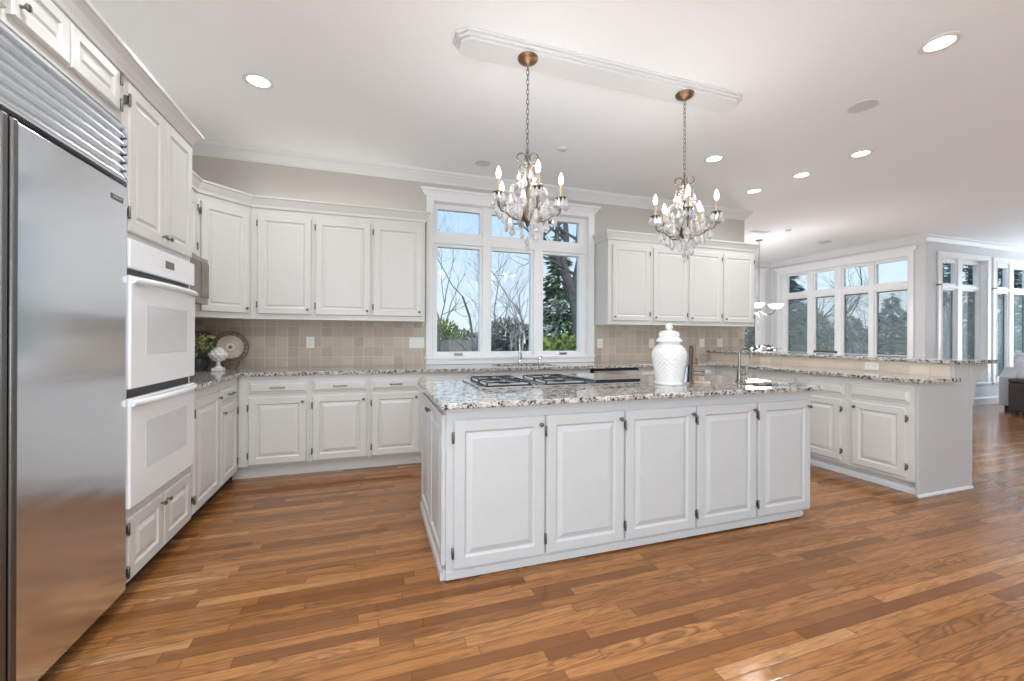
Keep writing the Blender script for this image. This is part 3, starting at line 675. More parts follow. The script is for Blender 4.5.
# bracket under the bar top
cbp = [(KX1, 2.105, 1.037), (KX1 + 0.25, 2.105, 1.037), (KX1 + 0.25, 2.105, 1.0)]
for i in range(9):
    a = pi / 2 * i / 8; cbp.append((KX1 + 0.225 - 0.175 * math.sin(a), 2.105, 0.72 + 0.26 * math.cos(a)))
cbp += [(KX1 + 0.045, 2.105, 0.695), (KX1, 2.105, 0.68)]
cb = obj('bar_bracket', MB().extrude(cbp, (0, 0.05, 0)), 'island', bevel=0.004)
tag(cb, 'curved grey bracket under the overhanging end of the granite bar top', 'bracket')

# ---- granite tops
def top_solid(a, b):
    if SINK[0] < a < SINK[1] and SINK[2] < b < SINK[3]: return False
    return (a < -1.058 and b > LF) or (b > 4.112 and a < KX0 - 0.010) or (4.035 < a < KX0 - 0.010)
ct = obj('granite_countertop', MB().plate([WX0 + 0.001, -1.058, SINK[0], SINK[1], 4.035, KX0 - 0.010], [2.05, LF + 0.002, 4.112, SINK[2], SINK[3], WY - 0.001],
         lambda a, b: top_solid(a, b) and (b > LF or a > 4.0), XY, CT0, CT1), 'granite', bevel=0.007, seg=3)
tag(ct, 'long L-shaped granite worktop running along the back wall and peninsula', 'countertop')
bt_ = obj('granite_bar_top', MB().box(4.49, 5.045, 2.052, WY - 0.002, 1.040, 1.073), 'granite', bevel=0.008, seg=3)
tag(bt_, 'raised granite bar ledge on top of the peninsula wall', 'countertop')
for nm, mb, mt in (('tile_backsplash', MB().box(WX0 + 0.01, 0.569, WY - 0.010, WY, CT1, UZ0), 'tilex'),
                   ('tile_backsplash', MB().box(2.686, WX1, WY - 0.010, WY, CT1, UZ0 if True else 0), 'tilex'),
                   ('tile_backsplash', MB().box(WX0, WX0 + 0.010, LF + 0.002, WY, CT1, UZ0), 'tiley')):
    struct(nm, mb, mt)

# ---- island
ISK = (2.49, 2.84, 2.155, 2.39)
IX0, IX1, IY = 0.36, 2.92, 2.12
isl = thing('kitchen_island', 'large grey-white kitchen island with five panelled doors in the room centre', 'kitchen island', (IX0, IY, 0))
iw = IX1 - IX0; ID = 0.97
hx0, hx1, hy0, hy1 = ISK[0] - 0.016 - IX0, ISK[1] + 0.016 - IX0, ISK[2] - 0.016 - IY, ISK[3] + 0.016 - IY
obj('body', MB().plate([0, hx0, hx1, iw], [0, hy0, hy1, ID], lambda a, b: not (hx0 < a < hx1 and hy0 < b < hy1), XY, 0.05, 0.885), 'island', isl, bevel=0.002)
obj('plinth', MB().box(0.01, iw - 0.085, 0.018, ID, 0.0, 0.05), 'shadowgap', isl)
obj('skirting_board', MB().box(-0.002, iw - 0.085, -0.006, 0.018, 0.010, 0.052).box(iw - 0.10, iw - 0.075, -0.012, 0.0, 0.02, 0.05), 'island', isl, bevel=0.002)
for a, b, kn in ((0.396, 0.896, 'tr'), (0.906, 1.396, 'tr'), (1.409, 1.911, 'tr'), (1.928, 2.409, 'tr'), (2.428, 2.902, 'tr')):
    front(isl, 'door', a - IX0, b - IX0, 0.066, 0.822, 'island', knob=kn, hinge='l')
# left end: two framed doors
sd = bpy.data.objects.new('end_panel', None)
COL.objects.link(sd); sd.parent = isl; sd.location = (0, ID, 0); sd.rotation_euler = (0, 0, -E90)
for a, b, k in ((0.03, 0.48, 'tr'), (0.49, 0.945, 'tl')):
    d = obj('end_door', door_mesh(a, b, 0.075, 0.845, 'raised'), 'island', sd)
    add_knob(d, (b - 0.03 if k == 'tr' else a + 0.03), 0.80)
obj('base_moulding', MB().sweep([(-0.001, ID), (-0.001, 0.02)], [(0, 0), (-0.0, 0), (0.024, 0), (0.024, 0.038), (0.014, 0.052), (0, 0.056)]), 'island', isl)
it = obj('island_countertop', MB().plate([0.325, ISK[0], ISK[1], 2.968], [2.062, ISK[2], ISK[3], 3.17], lambda a, b: not (ISK[0] < a < ISK[1] and ISK[2] < b < ISK[3]), XY, 0.886, 0.917), 'granite', bevel=0.008, seg=3)
tag(it, 'granite worktop on the island carrying the cooktop and ginger jar', 'countertop')
IT = 0.917
def basin(name, label, x0, x1, y0, y1, zt, depth, mat):
    A, B = [x0, x0 + 0.012, x1 - 0.012, x1], [y0, y0 + 0.012, y1 - 0.012, y1]
    mb = MB().plate(A, B, lambda a, b: not (A[1] < a < A[2] and B[1] < b < B[2]), XY, zt - depth, zt).box(x0, x1, y0, y1, zt - depth - 0.01, zt - depth)
    mb.lathe([(0.032, 0.0), (0.03, 0.004), (0.01, 0.005), (0.001, 0.003)], 14, ((x0 + x1) / 2, (y0 + y1) / 2, zt - depth))
    return tag(obj(name, mb, mat), label, 'sink')
basin('prep_sink', 'small dark undermount prep sink set into the island worktop', ISK[0] - 0.012, ISK[1] + 0.012, ISK[2] - 0.012, ISK[3] + 0.012, 0.8855, 0.16, 'darknickel')
basin('kitchen_sink', 'wide undermount sink in the back counter below the window', SINK[0] - 0.012, SINK[1] + 0.012, SINK[2] - 0.012, SINK[3] + 0.012, 0.8845, 0.19, 'steelflat')
def faucet(name, label, x, y, z, H, reach, ang, mat, drop, r=0.011):
    f = thing(name, label, 'faucet', (x, y, z), ang)
    obj('base', MB().lathe([(0.026, 0), (0.026, 0.008), (0.018, 0.014), (0.017, 0.09), (0.013, 0.10)], 18), mat, f, smooth=True)
    rc = reach / 2
    pts = [(0, 0, 0.09), (0, 0, H - rc)] + [(rc - rc * cos(pi * i / 10), 0, H - rc + rc * math.sin(pi * i / 10)) for i in range(1, 11)] + [(reach, 0, H - rc - drop)]
    if name == 'prep_faucet': pts = [(0, 0, 0.09), (0, 0, H - 0.03), (0.01, 0, H - 0.008), (0.03, 0, H), (reach - 0.03, 0, H - 0.004), (reach - 0.006, 0, H - 0.016), (reach, 0, H - 0.035), (reach + 0.003, 0, H - drop)]
    obj('spout', MB().tube(pts, [r] * (len(pts) - 1) + [r * 1.15], 10), mat, f, smooth=True)
    obj('handle', MB().tube([(0.012, 0, 0.055), (0.045, 0, 0.06), (0.058, 0, 0.09), (0.056, 0, 0.13)], [0.010, 0.008, 0.007, 0.006], 8), mat, f, smooth=True)
    return f
faucet('prep_faucet', 'dark nickel faucet beside the prep sink on the island', 2.622, 2.44, IT, 0.258, 0.085, R(-18), 'darknickel', 0.085, 0.0085)
faucet('sink_faucet', 'tall gooseneck faucet standing in front of the kitchen window', 1.66, 4.665, CT1, 0.385, 0.16, R(-90), 'chrome', 0.06, 0.012)
sp_ = thing('soap_dispenser', 'small chrome soap dispenser on the back counter right of the gooseneck faucet', 'soap dispenser', (1.915, 4.665, CT1))
obj('base', MB().lathe([(0.02, 0), (0.02, 0.006), (0.012, 0.012), (0.011, 0.05), (0.006, 0.055)], 14), 'chrome', sp_, smooth=True)
obj('pump_spout', MB().tube([(0, 0, 0.05), (0, 0, 0.075), (0, -0.02, 0.085), (0, -0.07, 0.078)], 0.007, 8), 'chrome', sp_, smooth=True)

# ---- cooktop
M['panwhite'] = paint('pale_enamel_pan', (0.62, 0.63, 0.65), 0.2, 0.02)
ck = thing('gas_cooktop', 'stainless gas cooktop with black grates on the island worktop', 'cooktop', (0.645, 2.565, IT))
obj('tray', MB().plate([0, 1.23], [0, 0.54], lambda a, b: True, XY, 0.0, 0.012), 'steelflat', ck, bevel=0.005)
def burner_module(x0, w, d0=0.035, d1=0.505):
    p = obj('burner_pan', MB().plate([x0, x0 + 0.009, x0 + w - 0.009, x0 + w], [d0, d0 + 0.009, d1 - 0.009, d1], lambda a, b: not (x0 + 0.009 < a < x0 + w - 0.009 and d0 + 0.009 < b < d1 - 0.009), XY, 0.0122, 0.018).box(x0 + 0.014, x0 + w - 0.014, d0 + 0.014, d1 - 0.014, 0.0122, 0.0145), 'black', ck, bevel=0.002)
    obj('pan_surface', MB().box(x0 + 0.012, x0 + w - 0.012, d0 + 0.012, d1 - 0.012, 0.0146, 0.0165), 'panwhite', p)
    for yy in (0.155, 0.385):
        obj('burner', MB().lathe([(0.042, 0.016), (0.042, 0.019), (0.032, 0.021), (0.032, 0.025), (0.025, 0.027), (0.001, 0.028)], 18, (x0 + w / 2, yy, 0)), 'iron', p, smooth=True)
        gb = MB(); cx_, cy_ = x0 + w / 2, yy; hx, hy = w / 2 - 0.012, 0.105
        z = 0.034
        gb.tube([(cx_ - hx, cy_ - hy, z), (cx_ + hx, cy_ - hy, z), (cx_ + hx, cy_ + hy, z), (cx_ - hx, cy_ + hy, z)], 0.0038, 6, closed=True)
        for k in range(8):
            a = pi / 4 * k; ux, uy = cos(a), math.sin(a)
            s_ = min(hx / abs(ux) if abs(ux) > 1e-3 else 9, hy / abs(uy) if abs(uy) > 1e-3 else 9)
            gb.tube([(cx_ + ux * 0.03, cy_ + uy * 0.03, z + 0.004), (cx_ + ux * s_ * 0.6, cy_ + uy * s_ * 0.6, z + 0.004), (cx_ + ux * s_, cy_ + uy * s_, z)], 0.0034, 6)
        for ax in (-1, 1):
            for ay in (-1, 1): gb.tube([(cx_ + ax * hx, cy_ + ay * hy, z), (cx_ + ax * hx, cy_ + ay * hy, 0.0165)], 0.006, 6)
        obj('grate', gb, 'iron', p, smooth=True)
    return p
burner_module(0.050, 0.320); burner_module(0.465, 0.320)
obj('vent_strip', MB().box(0.41, 0.455, 0.035, 0.505, 0.0125, 0.018), 'steelflat', ck, bevel=0.002)
gd = obj('griddle_cover', MB().box(0.845, 1.205, 0.030, 0.510, 0.0125, 0.034), 'steelflat', ck, bevel=0.006)
obj('front_rail', MB().box(0.843, 1.207, 0.020, 0.030, 0.0125, 0.033), 'black', gd, bevel=0.003)

# ---- ginger jar
gj = thing('ginger_jar', 'white textured ginger jar with domed lid on the island worktop', 'jar', (2.012, 2.475, IT))
prof = [(0.02, 0.0), (0.096, 0.0), (0.100, 0.006), (0.099, 0.014), (0.091, 0.02), (0.093, 0.04), (0.098, 0.08), (0.105, 0.12), (0.113, 0.16), (0.118, 0.195), (0.117, 0.225), (0.108, 0.252), (0.090, 0.272), (0.076, 0.284), (0.072, 0.292), (0.072, 0.300), (0.001, 0.300)]
def dimple(a, z):
    return 0.022 * math.cos(a * 20) * math.cos(z * 190) if 0.03 < z < 0.25 else 0
fine = []
for (r0, z0), (r1, z1) in zip(prof[:-1], prof[1:]):
    k = max(1, int(abs(z1 - z0) / 0.005))
    fine += [(r0 + (r1 - r0) * i / k, z0 + (z1 - z0) * i / k) for i in range(k)]
fine.append(prof[-1])
obj('body', MB().lathe(fine, 140, ripple=dimple), 'ceramic', gj, smooth=True)
ld = obj('lid', MB().lathe([(0.001, 0.300), (0.088, 0.300), (0.090, 0.306), (0.082, 0.320), (0.070, 0.332), (0.066, 0.345), (0.067, 0.358), (0.063, 0.370), (0.048, 0.378), (0.028, 0.383), (0.001, 0.386)], 60,
         ripple=lambda a, z: 0.05 * math.cos(a * 10) if 0.335 < z < 0.372 else 0), 'ceramic', gj, smooth=True)
obj('finial', MB().lathe([(0.018, 0.385), (0.020, 0.392), (0.026, 0.400), (0.027, 0.412), (0.022, 0.420), (0.024, 0.428), (0.018, 0.433), (0.001, 0.436)], 20), 'ceramic', ld, smooth=True)

# ---- cookbook stand and book next to the jar
BR = R(231)
bs = thing('cookbook_stand', 'dark wooden cookbook stand beside the white ginger jar', 'book stand', (2.225, 2.505, IT), BR)
obj('backboard', MB().extrude([(-0.095, 0.0, 0.012), (-0.095, -0.014, 0.012), (-0.095, -0.002, 0.275), (-0.095, 0.010, 0.275)], (0.19, 0, 0)), 'darkwood', bs, bevel=0.002)
obj('base', MB().box(-0.10, 0.10, -0.055, -0.012, 0.0, 0.012).box(-0.05, 0.05, -0.012, 0.135, 0.0, 0.010), 'palewood', bs, bevel=0.003)
mb = MB()
for xx in (-0.085, 0.085): mb.tube([(xx, 0.012, 0.0), (xx, 0.024, 0.28)], 0.010, 8)
for zz in (0.03, 0.13, 0.19, 0.24): mb.tube([(-0.10, 0.018 + zz * 0.04, zz), (0.10, 0.018 + zz * 0.04, zz)], 0.009, 8)
obj('turned_frame', mb, 'brownwood', bs, smooth=True)
for zz, ll in ((0.060, 0.075), (0.085, 0.08), (0.145, 0.035), (0.165, 0.03)):
    obj('peg', MB().tube([(0.0, 0.02, zz), (0.0, 0.02 + ll * 0.6, zz + 0.002), (0.0, 0.02 + ll, zz + 0.003)], [0.007, 0.008, 0.011], 8), 'brownwood', bs, smooth=True)
bk = thing('open_book', 'book with blue and white page leaning on the stand behind the jar', 'book', (2.225, 2.505, IT + 0.0125), BR)
obj('page_block', MB().extrude([(-0.08, -0.048, 0.0), (-0.08, -0.026, 0.0), (-0.08, -0.018, 0.11), (-0.08, -0.028, 0.11)], (0.16, 0, 0)), 'bookpage', bk, bevel=0.002)
obj('cover', MB().extrude([(-0.085, -0.026, 0.0), (-0.085, -0.022, 0.0), (-0.085, -0.0145, 0.113), (-0.085, -0.018, 0.113)], (0.17, 0, 0)), 'darkwood', bk)

# ---- corner counter decor
def plate_thing(name, label, loc, rz, tilt, rad, mats):
    p = thing(name, label, 'plate', loc, rz); p.rotation_euler = (tilt, 0, rz)
    obj('dish', MB().lathe([(0.001, 0.012), (rad * 0.38, 0.010), (rad * 0.60, 0.014), (rad * 0.72, 0.024), (rad * 0.74, 0.022), (rad * 0.60, 0.004), (0.001, 0.0)], 40, (0, 0, rad), 'Y'), mats[0], p, smooth=True)
    rm = MB(); n_ = 20
    rm.tube([(rad * 0.98 * cos(2 * pi * i / 40), -0.022, rad + rad * 0.98 * math.sin(2 * pi * i / 40)) for i in range(40)], 0.005, 6, closed=True)
    rm.tube([(rad * 0.75 * cos(2 * pi * i / 40), -0.022, rad + rad * 0.75 * math.sin(2 * pi * i / 40)) for i in range(40)], 0.005, 6, closed=True)
    for i in range(n_):
        a = 2 * pi * i / n_; rr = rad * 0.865; q = rad * 0.105
        rm.tube([(rr * cos(a) + q * cos(b_), -0.022, rad + rr * math.sin(a) + q * math.sin(b_)) for b_ in [2 * pi * k / 8 for k in range(8)]], 0.005, 5, closed=True)
    obj('pierced_rim', rm, mats[1], p, smooth=True)
    obj('centre_ring', MB().lathe([(rad * 0.24, 0.010), (rad * 0.24, 0.016), (rad * 0.13, 0.018), (rad * 0.12, 0.012)], 28, (0, 0, rad), 'Y'), mats[2], p, smooth=True)
    obj('easel', MB().tube([(-rad * 0.45, -0.045, 0.0), (-rad * 0.4, -0.02, -0.02), (-rad * 0.3, 0.03, -0.055)], 0.006, 6).tube([(rad * 0.45, -0.045, 0.0), (rad * 0.4, -0.02, -0.02), (rad * 0.3, 0.03, -0.055)], 0.006, 6).tube([(-rad * 0.5, -0.045, 0.012), (0, -0.03, -0.03), (rad * 0.5, -0.045, 0.012)], 0.006, 6), 'platedark', p, smooth=True)
    obj('centre_boss', MB().lathe([(rad * 0.12, 0.008), (rad * 0.10, 0.016), (0.001, 0.018)], 20, (0, 0, rad), 'Y'), mats[1], p, smooth=True)
    return p
plate_thing('decorative_plate', 'tan decorative plate with pierced rim leaning in the counter corner', (-1.262, 4.57, CT1 + 0.060), R(22), R(-8), 0.150, ('plateware', 'platedark', 'platecream'))
plate_thing('decorative_plate', 'dark openwork plate propped behind the potted plant', (-1.52, 4.625, CT1 + 0.060), R(24), R(-7), 0.150, ('platedark', 'platedark', 'platedark'))
fi = thing('artichoke_finial', 'white artichoke finial on a pedestal in front of the tan plate', 'ornament', (-1.305, 4.385, CT1))
fi.scale = (1.06, 1.06, 1.06)
obj('pedestal', MB().box(-0.040, 0.040, -0.040, 0.040, 0, 0.030).lathe([(0.034, 0.03), (0.026, 0.036), (0.017, 0.050), (0.015, 0.072), (0.022, 0.084), (0.036, 0.092)], 20), 'ceramic', fi, smooth=True, bevel=0.003)
def petals(a, z): return 0.07 * math.cos(a * 9 + (pi if int((z - 0.09) / 0.024) % 2 else 0)) - 0.10 * (((z - 0.09) / 0.024) % 1.0)
pr = [(0.02, 0.090)] + [(0.068 * math.sin(pi * (0.16 + 0.82 * i / 26)) ** 0.8, 0.090 + 0.115 * i / 26) for i in range(27)]
obj('bulb', MB().lathe(pr, 72, ripple=petals), 'ceramic', fi, smooth=True)
pp = thing('potted_plant', 'leafy green plant in a charcoal pot on the corner counter', 'plant', (-1.475, 4.435, CT1))
obj('pot', MB().lathe([(0.03, 0), (0.052, 0.0), (0.062, 0.03), (0.066, 0.07), (0.060, 0.105), (0.055, 0.112), (0.050, 0.108), (0.048, 0.098), (0.001, 0.097)], 28), 'pot', pp, smooth=True)
obj('soil', MB().lathe([(0.049, 0.094), (0.046, 0.101), (0.001, 0.105)], 18), 'soil', pp)
rnd = random.Random(5)
def leaf_card(mb, p, d, L, wd):
    d = Vector(d).normalized(); s_ = d.orthogonal().normalized(); s_.rotate(Matrix.Rotation(rnd.random() * 6.28, 3, d))
    u_ = d.cross(s_); p = Vector(p)
    mb.add([p, p + d * L * 0.45 + s_ * wd + u_ * wd * 0.25, p + d * L, p + d * L * 0.45 - s_ * wd + u_ * wd * 0.25], [(0, 1, 2), (0, 2, 3)])
lf = MB(); st = MB()
for k in range(40):
    a = rnd.random() * 6.28; b = rnd.uniform(0.1, 0.95)
    tip = Vector((math.cos(a) * b * 0.125, math.sin(a) * b * 0.105, 0.11 + rnd.uniform(0.04, 0.20)))
    st.tube([(math.cos(a) * 0.02, math.sin(a) * 0.02, 0.1), tip * 0.7 + Vector((0, 0, 0.035)), tip], 0.0015, 4)
    for q in range(9):
        d = Vector((math.cos(a + rnd.uniform(-2, 2)), math.sin(a + rnd.uniform(-2, 2)), rnd.uniform(-0.3, 0.9)))
        leaf_card(lf, tip + Vector((rnd.uniform(-.02, .02), rnd.uniform(-.02, .02), rnd.uniform(-.03, .02))), d, rnd.uniform(0.025, 0.042), 0.010)
obj('foliage', lf, 'houseplant', pp)['kind'] = 'stuff'
obj('stems', st, 'darkshrub', pp)

# ---- outlets and switches (local: face -Y)
def outlet(label, loc, rz, w=0.075, h=0.118, kind='outlet', n=1):
    o = thing('wall_outlet' if kind == 'outlet' else 'light_switch', label, 'outlet' if kind == 'outlet' else 'switch', loc, rz)
    obj('cover_plate', MB().box(-w / 2, w / 2, -0.005, 0, -h / 2, h / 2), 'plate', o, bevel=0.002)
    for i in range(n):
        cx_ = (i - (n - 1) / 2) * w / n
        if kind == 'outlet':
            for dz in ((-0.022, 0.022) if h > w else (0,)):
                s_ = obj('socket', MB().box(cx_ - 0.015, cx_ + 0.015, -0.0065, -0.005, dz - 0.014, dz + 0.014), 'plate', o, bevel=0.001)
                obj('slots', MB().box(cx_ - 0.008, cx_ - 0.005, -0.0068, -0.0064, dz - 0.004, dz + 0.006).box(cx_ + 0.005, cx_ + 0.008, -0.0068, -0.0064, dz - 0.004, dz + 0.006), 'badge', s_)
        else:
            obj('toggle', MB().box(cx_ - 0.006, cx_ + 0.006, -0.014, -0.005, -0.012, 0.010), 'plate', o, bevel=0.002)
    return o
yb = WY - 0.0101
outlet('cream outlet on the tiles under the left wall cabinets, away from the window', (-0.60, yb, 1.185), 0)
outlet('wide cream switch plate on the tiles touching the left side of the window', (0.47, yb, 1.18), 0, w=0.165, kind='switch', n=3)
outlet('cream outlet on the tiles just right of the kitchen window', (2.775, yb, 1.17), 0, w=0.08)
outlet('cream outlet on the tiles half hidden by the ginger jar lid', (3.56, yb, 1.17), 0, w=0.08)
outlet('cream switch plate on the tiles above the bar corner, left of the last outlet', (4.40, yb, 1.175), 0, w=0.09, kind='switch', n=1)
outlet('cream outlet on the tiles nearest the end of the back wall', (4.72, yb, 1.175), 0, w=0.09)
outlet('horizontal cream outlet on the tiled face under the bar ledge', (KX0 - 0.0101, 2.69, 0.985), -E90, w=0.118, h=0.072, n=2)

# ------------------------------------------------------------------ ceiling fittings
cx0, cx1, cy0, cy1 = 0.475, 2.700, 2.435, 2.665
def octa(i, k): return [(cx0 + i + k, cy0 + i), (cx1 - i - k, cy0 + i), (cx1 - i, cy0 + i + k), (cx1 - i, cy1 - i - k), (cx1 - i - k, cy1 - i), (cx0 + i + k, cy1 - i), (cx0 + i, cy1 - i - k), (cx0 + i, cy0 + i + k)]
md = obj('ceiling_panel', MB().prism(octa(0.0, 0.06), CEIL - 0.016, CEIL).prism(octa(0.014, 0.056), CEIL - 0.034, CEIL - 0.016).prism(octa(0.030, 0.05), CEIL - 0.052, CEIL - 0.034), 'trim', bevel=0.003)
tag(md, 'long white moulded ceiling panel carrying both chandeliers', 'ceiling panel')
CF = 1.8355 / 1.87
spots = [((-0.80, 3.516), 'recessed ceiling light above the left wall cabinets, alone on that side'),
         ((3.413, 1.658), 'largest looking recessed ceiling light, nearest the camera at upper right'),
         ((4.708, 2.908), 'recessed ceiling light, first of the row of three leading to the nook'),
         ((4.687, 3.509), 'recessed ceiling light, middle one of the row of three toward the nook'),
         ((4.624, 4.086), 'recessed ceiling light, farthest of the row of three, by the back wall end'),
         ((3.396, 3.486), 'recessed ceiling light just right of the right chandelier')]
def downlight(x, y, label, k=1.0, group='recessed ceiling lights'):
    o = thing('recessed_light', label, 'ceiling light', (x, y, CEIL), 0, group)
    obj('trim_ring', MB().lathe([(0.070, 0.0), (0.100, 0.0), (0.100, -0.006), (0.092, -0.010), (0.074, -0.008), (0.070, -0.003)], 32), 'trim', o, smooth=True)
    obj('lens', MB().lathe([(0.001, -0.0015), (0.072, -0.0015), (0.072, -0.004), (0.001, -0.0055)], 28), 'lamp', o)
    area_light('downlight_beam', (x, y, CEIL - 0.015), (0, 0, 0), 0.14, 0.14, DOWNLIGHT_W * k, (0.94, 0.99, 1.03), R(160), 'DISK')
for ((x, y), lb), k in zip(spots, (1.1, 0.8, 0.9, 0.75, 0.45, 1.0)): downlight(x * CF, y * CF, lb, k)
for x, y, k in ((-0.2, -1.6, 1.5), (2.2, -1.6, 0.4), (4.8, -0.6, 0.15), (6.9, 1.2, 0.4), (9.5, 1.2, 0.6), (0.5, 0.6, 1.5), (-0.45, 1.45, 1.5), (9.2, -2.0, 0.5), (11.6, 2.6, 0.5)):  # added unseen downlights, placed as fill
    downlight(x, y, 'unseen recessed ceiling light added out of view to brighten the room', k, 'added recessed lights out of view')
def speaker(x, y, r, label):
    o = thing('ceiling_speaker', label, 'speaker', (x, y, CEIL), 0, 'round ceiling speakers')
    obj('rim', MB().lathe([(r * 0.88, 0), (r, 0), (r, -0.004), (r * 0.9, -0.007), (r * 0.88, -0.002)], 32), 'trim', o, smooth=True)
    obj('grille', MB().lathe([(0.001, -0.002), (r * 0.89, -0.002), (r * 0.89, -0.004), (0.001, -0.006)], 32), 'speaker', o)
speaker(3.761 * CF, 2.312 * CF, 0.105, 'round grey ceiling speaker near the largest recessed light at right')
speaker(1.129 * CF, 4.392 * CF, 0.085, 'round grey ceiling speaker behind the left chandelier')
speaker(0.058 * CF, 2.42 * CF - 0.09, 0.10, 'round grey ceiling speaker cut off by the top edge of the photo')
def detector(x, y, r, label, name='smoke_detector', cat='detector'):
    tag(obj(name, MB().lathe([(0.001, 0), (r, 0), (r, -0.012), (r * 0.8, -0.024), (r * 0.35, -0.027), (0.001, -0.027)], 24), 'speaker', loc=(x, y, CEIL), smooth=True), label, cat)
detector(1.794 * CF, 3.789 * CF, 0.045, 'small grey sprinkler cap on the ceiling between the chandeliers', 'sprinkler_cap', 'sprinkler')
detector(6.843 * CF, 5.355 * CF, 0.045, 'small dark sprinkler cap on the ceiling out toward the nook', 'sprinkler_cap', 'sprinkler')
detector(8.366 * CF, 5.803 * CF, 0.11, 'flat grey disc on the nook ceiling near the big windows', 'ceiling_vent', 'vent')
vt = obj('ceiling_register', MB().box(-0.16, 0.16, -0.06, 0.06, -0.008, 0).box(-0.14, 0.14, -0.045, -0.025, -0.011, -0.008).box(-0.14, 0.14, -0.01, 0.01, -0.011, -0.008).box(-0.14, 0.14, 0.025, 0.045, -0.011, -0.008), 'speaker', loc=(6.50 * CF, 5.62 * CF, CEIL))
tag(vt, 'flat grey air register on the ceiling just past the back wall end', 'vent')

